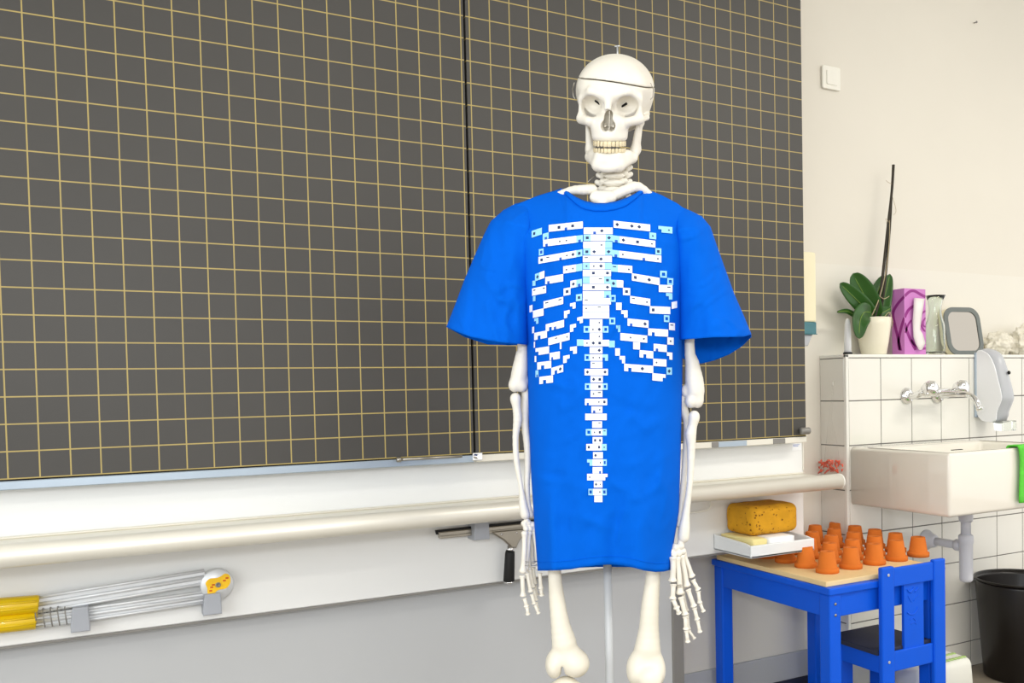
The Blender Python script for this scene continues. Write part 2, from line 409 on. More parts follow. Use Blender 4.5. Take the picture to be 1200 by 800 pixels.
lt = MB().add(*box((a-0.012, -0.016, ZB-0.016), (a+0.014, 0.0, ZB+0.004), 0.002)); lt.add(*lathe([(0.006, 0), (0.006, 0.012)], (a, -0.016, ZB-0.006), 14, (0, -1, 0)))
obj('latch', lt, m_chrome, br)
kp = on_y(941, 504.5, -0.004)
kn = lathe([(0.0085, 0), (0.0105, 0.004), (0.0105, 0.028), (0.0095, 0.031), (0.0045, 0.031), (0.0045, 0.027)], (kp[0]-0.018, -0.012, kp[2]), 24, (1, -0.25, 0))
obj('buffer_knob', MB().add(*kn), m_greymetal, br, True)
# white panel under the board, with the chalk tray
YP = 0.0535
XP1 = float(on_y(941, 520, YP)[0]); ZP1 = ZB-0.0195; ZP0 = float(on_y(300, 719, YP)[2])
pa = thing('board_apron', 'wide white panel and chalk tray under the blackboard', 'panel', (0.9, YP, ZP0))
obj('back_panel', B((-0.6, YP, ZP0), (XP1, YP+0.02, ZP1), 0.002, 1), m_apron, pa)
obj('bottom_edge', B((-0.6, YP-0.001, ZP0-0.005), (XP1, YP+0.02, ZP0), 0.0005, 1), m_greymetal, pa)
ZTU = float(on_y(300, 617.5, -0.107)[2]); RT = 0.0215
tubeY = -0.107; tz = float(on_y(985, 563.5, tubeY)[2]); XE = float(on_y(985, 563, tubeY)[0])
RT = 0.5*float(on_y(500, 590.5, tubeY)[2]-on_y(500, 613.5, tubeY)[2])
obj('tray_shelf', B((-0.6, tubeY, tz+RT*0.45-0.004), (XE-0.004, YP+0.001, tz+RT*0.45), 0.001, 1), m_alu_cream, pa)
obj('tray_back_lip', B((-0.6, YP-0.005, tz+RT*0.45), (XP1, YP, tz+RT*0.45+0.006), 0.002, 1), m_alu_cream, pa)
obj('tray_tube', MB().add(*lathe([(RT, -0.6), (RT, XE-0.006)], (0, tubeY, tz), 32, (1, 0, 0))), m_alu_cream, pa, True)
obj('tube_cap', MB().add(*lathe([(RT+0.0004, XE-0.007), (RT, XE-0.002), (RT*0.8, XE)], (0, tubeY, tz), 32, (1, 0, 0))), m_trimw, pa, True)
a, b = on_y(928.5, 520, YP-0.002), on_y(939.5, 527, YP-0.002)
obj('paper_label', B((a[0], YP-0.0012, b[2]), (b[0], YP, a[2])), m_whitec, pa)
for k in range(2):
    obj('label_line', B((a[0]+0.004, YP-0.0018, a[2]-0.004-0.004*k), (b[0]-0.008-0.006*k, YP-0.001, a[2]-0.0028-0.004*k)), m_pb, pa)
obj('end_profile', B((XP1-0.004, YP-0.004, tz+RT), (XP1, YP+0.02, ZP1), 0.001, 1), m_alu_cream, pa)

# the columns that carry the board
for x in (0.35, 1.75):
    t = obj('board_column', B((x-0.04, 0.125, ZP1-0.1), (x+0.04, YW-0.013, 2.6), 0.004), m_alu, loc=(x, 0.18, ZP1-0.1))
    tag(t, 'aluminium column hidden behind the %s blackboard panel' % ('left' if x < 1 else 'right'), 'column')

# grey lower panel with metal edge
XL = float(on_y(787, 720, 0.10)[0]); XL2 = float(on_y(800, 720, 0.10)[0])
lp = thing('lower_panel', 'grey wall panel below the white apron, behind the femurs', 'panel', (0.4, 0.11, 0))
obj('panel_sheet', B((-0.9, 0.10, 0.06), (XL, 0.12, ZP0+0.05)), m_lower, lp)
obj('edge_profile', B((XL, 0.095, 0.06), (XL2, 0.125, ZP0+0.05), 0.002, 1), m_greymetal, lp)

# ---------------- things hanging on the apron
def clip(u0, v0, u1, v1, d, parent):
    a, b = on_y(u0, v0, YP-d), on_y(u1, v1, YP-d)
    x0, x1, z0, z1 = a[0], b[0], b[2], a[2]
    poly = [(x0+0.004, z1), (x1-0.002, z1), (x1, z0), (x0, z0), (x0, z0+0.3*(z1-z0))]
    return obj('clip', MB().add(*prism(poly, 'y', YP-d-0.008, YP-0.0005, 0.0025)), m_grip, parent)
# board compass
YC = YP-0.022
c0 = on_y(30, 715, YC)
bc = thing('board_compass', 'large blackboard compass with yellow grips and silver legs', 'compass', (c0[0], YC, c0[2]))
def band(name, pts, hw, th, m, parent, y=YC, bev=0.001):
    P = [on_y(u, v, y) for u, v in pts]; poly = [(p[0], p[2]) for p in P]
    return obj(name, MB().add(*prism(poly, 'y', y-th/2, y+th/2, bev, 1)), m, parent)
def pip(name, pts, r, m, parent, y=YC, n=20):
    P = [on_y(u, v, y) for u, v in pts]
    return obj(name, MB().add(*tube(P, r, n)), m, parent, True)
def leg_rails(v0l, v0r, ul, ur, w0):
    # ribbed flat aluminium leg: a sheet with three raised ribs
    A = on_y(ul, v0l, YC); Bv = on_y(ur, v0r, YC); d = (Bv-A); d /= np.linalg.norm(d); nrm = np.array([-d[2], 0, d[0]])
    poly = [(A+nrm*w0)[[0, 2]], (A-nrm*w0)[[0, 2]], (Bv-nrm*w0)[[0, 2]], (Bv+nrm*w0)[[0, 2]]]
    lg = obj('leg', MB().add(*prism([tuple(p) for p in poly], 'y', YC-0.002, YC+0.002)), m_satin, bc)
    for off in (-w0*0.87, w0*0.87):
        a_, b_ = A+nrm*off, Bv+nrm*off; mb = MB().add(*tube([a_-np.array([0, .003, 0]), b_-np.array([0, .003, 0])], 0.0035, 8)); obj('rib', mb, m_satin, lg, True)
    a_, b_ = A, Bv; obj('rib', MB().add(*tube([a_-np.array([0, .003, 0]), b_-np.array([0, .003, 0])], 0.0045, 8)), m_satin, lg, True)
leg_rails(708, 675.5, 44, 240, 0.0165)
leg_rails(728, 699, 42, 240, 0.0135)
for (vl, vr, ur) in ((711.5, 707.5, 45.5), (731.5, 726.5, 43)):
    g = pip('grip', [(-25, vl+3), (-5, vl), (ur-1.5, vr), (ur, vr)], [0.0185, 0.0185, 0.0185, 0.0165], m_yel, bc, YC-0.006)
    for o_ in (-0.006, 0.006):
        P0, P1 = on_y(-25, vl+3, YC-0.0235), on_y(ur-2, vr, YC-0.0235)
        obj('grip_ridge', MB().add(*tube([P0+np.array([0, 0, o_]), P1+np.array([0, 0, o_])], 0.0022, 8)), m_yel, g, True)
P0, P1 = on_y(43, 724.5, YC-0.004), on_y(79, 720, YC-0.004); sp = []
for k in range(81):
    q = k/80; a = q*4.2*2*PI; c = P0+(P1-P0)*q; sp.append((c[0]-0.004*math.sin(a), c[1]-0.019*math.cos(a), c[2]+0.019*math.sin(a)))
obj('spring', MB().add(*tube(sp, 0.0013, 6)), m_greymetal, bc, True)
HC_ = on_y(254, 684, YC)
obj('hinge_head', MB().add(*lathe([(0.0345, -0.006), (0.0345, 0.005), (0.032, 0.008)], HC_, 40, (0, -1, 0))), m_satin, bc, True)
st = [(243, 689), (241, 683), (246, 678), (254, 677), (259, 675), (264, 672), (269, 674), (270, 682), (265, 689), (256, 691), (250, 696), (244, 697)]
stk = [np.array([on_y(u, v, YC-0.01)[0], on_y(u, v, YC-0.01)[2]]) for u, v in st]; stk = smooth_path(stk+[stk[0]], 4)[:-1]
so = obj('sticker', MB().add(*prism([tuple(p) for p in stk], 'y', YC-0.0098, YC-0.008)), m_sticker, bc)
obj('pivot_screw', MB().add(*lathe([(0.0055, 0), (0.0055, 0.003), (0.0030, 0.003), (0.003, 0.001)], on_y(255.5, 685, YC-0.0098), 20, (0, -1, 0))), m_greymetal, bc, True)
for (u, v) in ((248, 688), (250, 685), (263, 680), (266, 677), (247, 692)):
    q = on_y(u, v, YC-0.0098); obj('sticker_mark', B((q[0]-0.003, YC-0.0104, q[2]-0.0018), (q[0]+0.003, YC-0.0096, q[2]+0.0018), 0.0003, 1), m_orange, so)
clip(82, 712, 106, 738, 0.034, bc); clip(237, 696, 260, 718, 0.030, bc)
# window squeegee
YQ = YP-0.02
q0 = on_y(597, 650, YQ)
sq = thing('window_squeegee', 'window squeegee with bronze blade and black handle, clipped under the tray', 'squeegee', (q0[0], YQ, q0[2]))
def qpoly(name, pts, y0, y1, m, bev=0.0008, par=sq):
    return obj(name, MB().add(*prism([(on_y(u, v, YQ)[0], on_y(u, v, YQ)[2]) for u, v in pts], 'y', YQ+y0, YQ+y1, bev, 1)), m, par)
qpoly('rubber_blade', [(510, 621), (511, 626), (650, 612), (650, 606)], -0.003, 0.003, m_black)
qpoly('blade_channel', [(513, 623), (514, 630), (648, 615.5), (648, 609)], -0.008, 0.006, m_steel, 0.002)
qpoly('channel_lip', [(514, 627.5), (514, 630.5), (648, 616), (648, 613)], -0.011, 0.004, m_steel, 0.001)
qpoly('yoke', [(574, 622), (576, 624.5), (588, 632), (595, 638.5), (597, 641), (603, 641), (606, 634), (612, 626), (618, 620), (616, 618)], -0.014, 0.002, m_steel, 0.003)
pip('neck', [(598, 639), (597.6, 648)], 0.0085, m_chrome, sq, YQ-0.004)
pip('handle', [(598, 645), (597.5, 648), (596.3, 680), (596.3, 681.5)], [0.0115, 0.0125, 0.0145, 0.013], m_black, sq, YQ-0.004)
pip('end_cap', [(596.3, 681), (596.3, 682.8), (596.2, 684)], [0.0138, 0.0125, 0.006], m_chrome, sq, YQ-0.004)
for u, v in ((588, 625.5), (605.5, 624)): obj('screw', MB().add(*lathe([(0.0028, 0), (0.0022, 0.002)], on_y(u, v, YQ-0.014), 12, (0, -1, 0))), m_chrome, sq, True)
clip(554, 611, 573, 631, 0.040, sq)
# wire hook under the tray
P = [on_y(u, v, YP-0.02) for u, v in ((800, 601), (815, 600), (826, 598), (831, 596), (832.5, 592), (832.5, 583))]
hk = obj('wire_hook', MB().add(*tube(smooth_path(P, 5), 0.0022, 8)), m_trimw, smooth=True, loc=tuple(P[3])); tag(hk, 'thin white wire hook under the chalk tray beside the shirt', 'hook')

# sponge tray fixed on the apron
XS0 = float(on_y(836, 640, YP)[0]); YS0 = float(on_x(880, 650, XS0)[1])
TZ0 = float(on_x(880, 655, XS0)[2]); TZ1 = float(on_x(880, 640, XS0)[2]); TZB = float(on_y(836, 625, YP)[2])
XS1 = float(on_y(954.5, 634, YS0)[0])
tr = thing('sponge_tray', 'white plastic shelf tray holding the sponge, above the blue table', 'tray', (0.5*(XS0+XS1), YP, TZ0))
obj('tray_base', B((XS0, YS0, TZ0), (XS1, YP-0.0005, TZ0+0.009), 0.003), m_whitep, tr)
obj('front_rim', B((XS0, YS0, TZ0), (XS1, YS0+0.008, TZ1), 0.003), m_whitep, tr)
obj('back_rim', B((XS0, YP-0.008, TZ0), (XS1, YP-0.0004, TZB), 0.003), m_whitep, tr)
for k, x in enumerate((XS0, XS1-0.008)):
    obj('side_rim', MB().add(*prism([(YS0+0.002, TZ0+0.001), (YP-0.001, TZ0+0.001), (YP-0.001, TZB-0.001), (YS0+0.030, TZ1+0.004), (YS0+0.002, TZ1-0.001)], 'x', x, x+0.008, 0.0025)), m_whitep, tr)
def soft_box(lo, hi, r, amp, sc, n=14, seed=0):
    """rounded box with a lumpy surface"""
    bm = bmesh.new(); bmesh.ops.create_cube(bm, size=2); bmesh.ops.subdivide_edges(bm, edges=bm.edges[:], cuts=n, use_grid_fill=True)
    lo = Vector(lo); hi = Vector(hi); c = (lo+hi)/2; h = (hi-lo)/2
    for v in bm.verts:
        p = Vector([v.co[k]*h[k] for k in range(3)]); q = Vector([max(-h[k]+r, min(h[k]-r, p[k])) for k in range(3)])
        d = p-q
        if d.length > 1e-9: p = q+d.normalized()*r
        nz = noise.noise_vector((p+Vector((seed, 0, 0)))*sc)
        v.co = c+p+nz*amp
    return from_bm(bm)
ysm = 0.5*(YS0+YP); zt0 = TZ0+0.0095; yf = YS0+0.25*(YP-YS0)
XA = XS0+0.038; XB_ = float(on_y(937, 605, yf)[0])
zsb = float(on_y(895, 627.5, yf)[2]); zst = float(on_y(895, 592, yf+0.01)[2])
ps = obj('thin_sponge', MB().add(*soft_box((XA-0.022, YS0+0.012, zt0), (XA+0.032, YP-0.014, zsb-0.001), 0.005, 0.0008, 60, 10, 3)), m_pale, smooth=True, loc=(XA+0.03, ysm, zt0)); tag(ps, 'thin pale yellow sponge lying under the ochre sponge', 'sponge')
xb1 = float(on_y(931, 628, YS0+0.012)[0])
we = obj('board_eraser', MB().add(*soft_box((XA+0.035, YS0+0.010, zt0), (xb1, YP-0.02, zsb-0.001), 0.004, 0.0003, 40, 6, 5)), m_whitec, smooth=True, loc=(XA+0.12, ysm, zt0)); tag(we, 'white flat block on the tray under the ochre sponge', 'eraser')
so_ = obj('sponge', MB().add(*soft_box((XA, yf, zsb), (XB_, YP-0.004, zst), 0.022, 0.0020, 30, 26, 1)), m_sponge, smooth=True, loc=(0.5*(XA+XB_), ysm, zsb)); tag(so_, 'big ochre porous sponge on the white tray', 'sponge')

# ================================================================== TABLE, POTS, CHAIR, STOOLS
HT = float(0.0)
def tz_fit():
    # height of the table top for which its far edge stands at y = 0.185
    zlo, zhi = 0.3, 0.7
    for _ in range(50):
        zm = 0.5*(zlo+zhi); y = on_z(827, 657, zm)[1]
        if y > 0.185: zlo = zm
        else: zhi = zm
    return zm
HT = tz_fit()
fl = on_z(972, 690, HT); bk = on_z(827, 657, HT); TX0 = float(fl[0]); TY0 = float(fl[1]); TY1 = 0.205
TX1 = float(on_y(1104, 665, TY0)[0])
TLX = 0.5*(TX0+float(bk[0])) ; TX0 = float(fl[0])
tb = thing('child_table', 'small bright blue children\'s table carrying the terracotta pots', 'table', (0.5*(TX0+TX1), 0.5*(TY0+TY1), 0))
obj('tabletop', B((TX0, TY0, HT-0.020), (TX1, TY1, HT), 0.004), m_blue, tb)
LG = 0.041
for x in (TX0+0.006, TX1-LG-0.006):
    for y in (TY0+0.006, TY1-LG-0.006):
        lg = obj('leg', B((x, y, 0), (x+LG, y+LG, HT-0.020), 0.004), m_blue, tb)
        for zz_ in (HT-0.045, HT-0.075):
            obj('leg_screw', MB().add(*lathe([(0.0045, 0), (0.0035, 0.0015)], (x+LG*0.5, y-0.0002, zz_), 12, (0, -1, 0))), m_steel, lg, True)
AP = 0.062
obj('apron', B((TX0+0.010, TY0+LG, HT-0.020-AP), (TX0+0.028, TY1-LG, HT-0.020), 0.002), m_blue, tb)
obj('apron', B((TX1-0.028, TY0+LG, HT-0.020-AP), (TX1-0.010, TY1-LG, HT-0.020), 0.002), m_blue, tb)
obj('apron', B((TX0+LG, TY0+0.010, HT-0.020-AP), (TX1-LG, TY0+0.028, HT-0.020), 0.002), m_blue, tb)
obj('apron', B((TX0+LG, TY1-0.028, HT-0.020-AP), (TX1-LG, TY1-0.010, HT-0.020), 0.002), m_blue, tb)
# wooden board on the table
a = on_z(968, 682, HT+0.014); b = on_z(838, 654, HT+0.014)
BX0 = float(a[0]); BY0 = float(a[1]); BT = HT+0.0142
wbd = obj('wooden_board', B((BX0, BY0, HT+0.0003), (TX1-0.008, TY1-0.02, BT), 0.0015), m_wood, loc=(BX0+0.25, -0.1, HT)); tag(wbd, 'pale birch board lying on the blue table under the pots', 'board')
# terracotta pots, upside down: five by five
p00 = on_z(969.5, 670, BT); p40 = on_z(1076, 651.5, BT); p02 = on_z(921, 658, BT)
ex = (p40-p00)/4; ey = (p02-p00)/2
def flat(v): return np.array([v[0], v[1], 0])
ex = flat(ex); ey = flat(ey)
dd = float(np.linalg.norm(ex)); 
RP = 0.5*26.5/FPX*float(RM[2] @ (p00-CAM))
def pot_mb():
    b_ = RP; h = b_*1.86
    return MB().add(*lathe([(b_*0.86, 0.0), (b_, 0.0), (b_*0.99, 0.20*h), (b_*0.87, 0.215*h), (b_*0.645, h*0.985), (b_*0.62, h), (b_*0.14, h), (b_*0.12, h*0.93)], (0, 0, 0), 36))
def pot_rim():
    b_ = RP; h = b_*1.86
    return MB().add(*lathe([(b_*0.93, 0.0), (b_*1.02, 0.0006), (b_*1.03, 0.20*h), (b_*1.0, 0.222*h), (b_*0.85, 0.226*h)], (0, 0, 0), 36, cap=False))
ordn = ['first', 'second', 'third', 'fourth', 'fifth']; rown = ['front row', 'second row', 'third row', 'fourth row', 'back row']
proto = None
for j in range(5):
    for i in range(5):
        q = p00+ex*i+ey*j; lab = 'upturned small terracotta pot, %s from the left in the %s on the birch board' % (ordn[i], rown[j])
        loc = (float(q[0])+random.uniform(-.0015, .0015), float(q[1])+random.uniform(-.0015, .0015), BT)
        if proto is None:
            proto = thing('terracotta_pot', lab, 'pot', loc, 0, 'upturned terracotta pots')
            obj('pot_body', pot_mb(), m_terra, proto, True, local=True); obj('rim', pot_rim(), m_terra, proto, True, local=True)
        else:
            o = proto.copy(); COL.objects.link(o); o.location = loc; o['label'] = lab
            for ch in proto.children:
                c = ch.copy(); COL.objects.link(c); c.parent = o
            o.rotation_euler = (0, 0, random.uniform(0, 6))
# chair pushed in at the front edge; its back faces the camera side
CY = TY0-0.018
pL0, pL1 = on_y(1034, 700, CY), on_y(1048, 700, CY); pR0, pR1 = on_y(1094.5, 700, CY), on_y(1108.5, 700, CY)
CTL = float(on_y(1038, 665, CY)[2]); CTR = float(on_y(1101, 655, CY)[2]); CT = 0.5*(CTL+CTR)
PW = 0.5*float((pL1-pL0)[0]+(pR1-pR0)[0]); CX0 = float(pL0[0]); CX1 = float(pR1[0]); PD = 0.016
ch = thing('child_chair', 'small bright blue children\'s chair with slatted back pushed under the table', 'chair', (0.5*(CX0+CX1), CY+0.12, 0))
SZ = float(on_y(1070, 757, CY)[2])          # seat top at the back
SD = 0.20
for x in (CX0, CX1-PW):
    lg = obj('back_post', B((x, CY, 0), (x+PW, CY+PD, CT), 0.004), m_blue, ch)
    for zz_ in (CT-0.022, SZ-0.03):
        if x == CX0: obj('post_screw', MB().add(*lathe([(0.0045, 0), (0.0045, 0.001), (0.003, 0.002), (0.0018, 0.001)], (x+PW*0.5, CY-0.0003, zz_), 14, (0, -1, 0))), m_alu, lg, True)
    if x != CX0: obj('post_screw', MB().add(*lathe([(0.005, 0), (0.0045, 0.003)], (x+PW, CY+PD*0.5, CT-0.03), 14, (1, 0, 0))), m_blue, lg, True)
RH = float(on_y(1070, 668, CY)[2]-on_y(1070, 690, CY)[2])
obj('top_rail', B((CX0+PW, CY+0.003, CT-RH-0.006), (CX1-PW, CY+PD-0.001, CT-0.006), 0.003), m_blue, ch)
RLZ0 = float(on_y(1070, 783, CY)[2])
obj('seat_rail', B((CX0+PW, CY+0.006, RLZ0), (CX1-PW, CY+PD-0.001, SZ-0.006), 0.003), m_blue, ch)
s0, s1 = on_y(1059, 720, CY+0.012), on_y(1082, 720, CY+0.012)
spl = obj('splat', B((s0[0], CY+0.010, SZ-0.008), (s1[0], CY+0.020, CT-RH), 0.001, 1), m_blue, ch)
# relief carving on the splat: eyes, brows, whiskers and a smile
def relief(pts, r=0.0026):
    P = [on_y(u, v, CY+0.0098) for u, v in pts]; obj('carving', MB().add(*tube(smooth_path(P, 4), r, 6)), m_blue, spl, True)
relief([(1063, 690), (1065, 693), (1068, 694)]); relief([(1066, 694), (1070, 690), (1071, 687)]); relief([(1072, 693), (1074, 691), (1076, 688)])
relief([(1063, 717), (1066, 719.5), (1071, 719), (1074, 715), (1075.5, 711)], 0.0022)
relief([(1064, 698), (1066, 702), (1068, 705)], 0.0014); relief([(1076, 697), (1073, 700), (1071, 704)], 0.0014); relief([(1066, 726), (1070, 724), (1073, 727)], 0.0014); relief([(1067, 731), (1071, 729), (1074, 731)], 0.0014)
XR = TX1-LG-0.010          # the seat passes inside the table's right front leg
obj('seat', MB().add(*prism([(CX0-0.004, CY+PD+0.0005), (CX1+0.002, CY+PD+0.0005), (CX1+0.002, TY0+0.004), (XR, TY0+0.005), (XR, CY+PD+SD), (CX0-0.004, CY+PD+SD)], 'z', SZ-0.012, SZ+0.002, 0.0015)), m_navy, ch)
for x in (CX0+0.004, XR-PW*0.6-0.002): obj('side_rail', B((x, CY+PD-0.002, RLZ0), (x+PW*0.55, CY+PD+SD-0.02, SZ-0.012), 0.002), m_blue, ch)
for x in (CX0, XR-PW-0.001): obj('front_leg', B((x, CY+PD+SD-PW-0.01, 0), (x+PW, CY+PD+SD-0.01, SZ-0.013), 0.004), m_blue, ch)
obj('front_rail', B((CX0+PW, CY+PD+SD-0.035, RLZ0), (XR-PW-0.001, CY+PD+SD-0.018, SZ-0.013), 0.002), m_blue, ch)
for x in (CX0+PW*0.25,): obj('stretcher', B((x, CY+PD, 0.085), (x+PW*0.5, CY+PD+SD-PW-0.01, 0.11), 0.003), m_blue, ch)
obj('stretcher', B((CX1-PW-0.014, CY+PD-0.002, 0.085), (CX1-PW-0.004, CY+PD+SD-PW-0.01, 0.11), 0.003), m_blue, ch)
# white step stool
q = on_y(1147, 770, -0.24); WZ = float(q[2]); wx1 = float(q[0]); wy0 = -0.24
wx0 = max(TX1, CX1+0.003)+0.004; wy1 = YT-0.03
ws = thing('step_stool', 'white plastic step stool with pale green anti-slip dots, behind the chair', 'stool', (0.5*(wx0+wx1), 0.5*(wy0+wy1), 0))
bm = bmesh.new(); bmesh.ops.create_cube(bm, size=1)
for v in bm.verts:
    k = 1.0 if v.co.z < 0 else 0.93
    v.co = Vector((0.5*(wx0+wx1)+v.co.x*k*(wx1-wx0), 0.5*(wy0+wy1)+v.co.y*k*(wy1-wy0), WZ*(v.co.z+0.5)))
bmesh.ops.bevel(bm, geom=[e for e in bm.edges if max(v.co.z for v in e.verts) > WZ*0.5], offset=0.022, segments=4, affect='EDGES', profile=0.5)
obj('stool_body', MB().add(*from_bm(bm)), m_stool, ws, True)
mb = MB(); nx, ny = 14, 8
for i in range(nx):
    for j in range(ny):
        x = wx0+0.032+(wx1-wx0-0.064)*i/(nx-1); y = wy0+0.03+(wy1-wy0-0.06)*j/(ny-1)
        mb.add(*lathe([(0.0085, 0), (0.007, 0.002)], (x, y, WZ-0.0002), 10))
dts = obj('antislip_dots', mb, m_green, ws, True); dts['kind'] = 'stuff'

# ================================================================== SINK SIDE
XS = float(on_y(997, 557, YT)[0]); SY0 = float(on_x(1113, 570, XS)[1])
SZ1 = float(on_x(1113, 530.5, XS)[2]); SZ0 = float(on_x(1113, 607, XS)[2])
XS2 = XS+0.56
sk = thing('wash_basin', 'white rectangular ceramic sink mounted on the tiled wall', 'sink', (0.5*(XS+XS2), YT, SZ0))
def basin():
    bm = bmesh.new(); V, F = box((XS, SY0, SZ0), (XS2, YT-0.0002, SZ1)); vs_ = [bm.verts.new(v) for v in V]
    for f in F: bm.faces.new([vs_[i] for i in f])
    bm.faces.ensure_lookup_table(); bm.normal_update()
    top = max(bm.faces, key=lambda f: f.normal.z*10+f.calc_center_median().z)
    r = bmesh.ops.inset_region(bm, faces=[top], thickness=0.024)
    for v in top.verts:
        if v.co.y > 0: v.co.y -= 0.07
    e = bmesh.ops.extrude_face_region(bm, geom=[top]); nv = [g for g in e['geom'] if isinstance(g, bmesh.types.BMVert)]
    bmesh.ops.delete(bm, geom=[top], context='FACES_ONLY')
    c = sum((v.co for v in nv), Vector())/len(nv)
    for v in nv: v.co.z -= 0.14; v.co.x = c.x+(v.co.x-c.x)*0.9; v.co.y = c.y+(v.co.y-c.y)*0.9
    bmesh.ops.recalc_face_normals(bm, faces=bm.faces[:])
    bmesh.ops.bevel(bm, geom=[e for e in bm.edges if e.calc_face_angle(0) > 0.6 and not all(abs(v.co.y-(YT-0.0002)) < 1e-5 for v in e.verts)], offset=0.012, segments=4, affect='EDGES', profile=0.5)
    return MB().add(*from_bm(bm))
obj('basin', basin(), m_ceram, sk, True)
q = on_z(1120, 527, SZ1)
obj('overflow_slot', MB().add(*prism(rrect(float(q[0])+0.01, float(q[1])+0.004, 0.05, 0.009, 0.004), 'z', SZ1-0.001, SZ1+0.0006)), m_dark, sk)
XTR = float(on_y(1085, 633, YT)[0])
ty = float(on_x(1132, 640, XTR)[1])
def zz_at(v, u=1132): return float(on_x(u, v, XTR)[2])
st = thing('bottle_trap', 'grey plastic bottle trap under the sink', 'pipe', (XTR, ty, zz_at(681)))
k = 1.0
rr = 0.5*float(np.linalg.norm(on_x(1144, 655, XTR)-on_x(1121, 655, XTR)))*0.86
rb = rr
bw = 0.023
obj('tail_pipe', MB().add(*lathe([(bw*0.72, zz_at(628)-0.002), (bw*0.72, SZ0+0.001)], (XTR, ty, 0), 28)), m_greyp, st, True)
obj('waste_nut', MB().add(*lathe([(bw*0.9, zz_at(611)), (bw*1.0, zz_at(608)), (bw*1.0, zz_at(604)), (bw*0.9, SZ0+0.0)], (XTR, ty, 0), 28)), m_greyp, st, True)
obj('drain_ring', MB().add(*lathe([(bw*0.92, SZ0-0.012), (bw*0.92, SZ0+0.002)], (XTR, ty, 0), 28)), m_steel, st, True)
obj('trap_cup', MB().add(*lathe([(bw*0.75, zz_at(681)), (bw*0.93, zz_at(679)), (bw*0.97, zz_at(676)), (bw*0.97, zz_at(637)), (bw*1.08, zz_at(635)), (bw*1.08, zz_at(628)), (bw*0.9, zz_at(626))], (XTR, ty, 0), 32)), m_greyp, st, True)
hz = zz_at(640)
obj('wall_pipe', MB().add(*lathe([(bw*0.62, 0.0), (bw*0.62, YT-ty)], (XTR, ty, hz), 24, (0, 1, 0))), m_greyp, st, True)
obj('union_nut', MB().add(*lathe([(bw*0.72, 0.018), (bw*0.86, 0.02), (bw*0.86, 0.04), (bw*0.72, 0.042)], (XTR, ty, hz), 24, (0, 1, 0))), m_greyp, st, True)
obj('wall_flange', MB().add(*lathe([(bw*0.65, YT-ty-0.045), (bw*0.95, YT-ty-0.04), (bw*1.25, YT-ty-0.012), (bw*1.55, YT-ty-0.006), (bw*1.55, YT-ty-0.0005)], (XTR, ty, hz), 32, (0, 1, 0))), m_greyp, st, True)
# tap
f1 = on_y(1062, 464, YT); f2 = on_y(1098, 470, YT); fz = float(f1[2]); fx1, fx2 = float(f1[0]), float(f2[0])
tp = thing('wall_tap', 'chrome two-handled wall tap above the sink', 'tap', (0.5*(fx1+fx2), YT, fz))
hy = float(on_x(1090, 457, fx1)[1]); hz_ = float(on_x(1092, 457, fx1)[2])
for x in (fx1, fx2):
    fg = obj('wall_flange', MB().add(*lathe([(0.030, 0.0), (0.030, 0.004), (0.024, 0.013), (0.016, 0.018)], (x, YT-0.0002, fz), 32, (0, -1, 0))), m_chrome, tp, True)
    obj('connector', MB().add(*tube(smooth_path([(x, YT-0.015, fz), (x, YT-0.04, fz+0.001), (x, hy+0.02, hz_)], 5), [0.0115]*5+[0.0125]*6, 20)), m_chrome, tp, True)
    hd = obj('handle', MB().add(*lathe([(0.010, -0.012), (0.020, -0.008), (0.0255, 0.004), (0.027, 0.016), (0.0245, 0.027), (0.017, 0.034), (0.006, 0.037)], (x, hy+0.012, hz_+0.004), 28, (0, -1, 0.12))), m_chrome, tp, True)
    for a in range(4):
        an = PI/4+a*PI/2; obj('handle_lobe', MB().add(*lathe([(0.002, -0.008), (0.008, -0.005), (0.009, 0.004), (0.005, 0.010)], (x+0.021*math.cos(an), hy, hz_+0.004+0.021*math.sin(an)), 12, (0, -1, 0))), m_chrome, hd, True)
obj('mixer_body', MB().add(*tube([(fx1-0.012, hy+0.03, hz_-0.008), (fx1+0.02, hy+0.03, hz_-0.008), (fx2-0.02, hy+0.03, hz_-0.008), (fx2+0.012, hy+0.03, hz_-0.008)], [0.011, 0.0135, 0.0135, 0.011], 20)), m_chrome, tp, True)
sp0 = (0.5*(fx1+fx2), hy+0.03, hz_-0.012)
def on_sx(u, v): return on_x(u, v, 0.5*(fx1+fx2)+0.02)
P1_, P2_, P3_ = on_sx(1133, 462), on_sx(1143, 468), on_sx(1147, 477)
obj('spout', MB().add(*tube(smooth_path([sp0, 0.5*(np.array(sp0)+P1_), P1_, P2_, P3_], 5), [0.0105]*10+[0.010]*6+[0.0095]*5, 18)), m_chrome, tp, True)
obj('aerator', MB().add(*tube([P3_, P3_+(P3_-P2_)*0.35], 0.0115, 18)), m_chrome, tp, True)
# soap / towel dispenser
DX0 = float(on_y(1142, 455, YT)[0])
def dyz(u, v): p = on_x(u, v, DX0); return (float(p[1]), float(p[2]))
wh = [(YT-0.001, dyz(1142, 418)[1])] + [dyz(u, v) for u, v in ((1146, 410.5), (1152, 411), (1159, 416), (1165, 428), (1169, 443), (1173.5, 462), (1173, 470), (1168, 483), (1166, 494))] + [dyz(1150, 492.5)] + [(YT-0.001, dyz(1146, 480)[1])]
wh = [(min(a, YT-0.001), b) for a, b in wh]
wh = [tuple(p) for p in smooth_path(wh, 3)]
yfr = dyz(1172, 462)[0]
DW = float(on_y(1185.5, 455, yfr)[0])-DX0
dp = thing('soap_dispenser', 'white and grey wall dispenser beside the tap', 'dispenser', (DX0+DW/2, YT, wh[-1][1]))
ins = [(min(YT-0.001, a+0.0008), b) for a, b in wh]
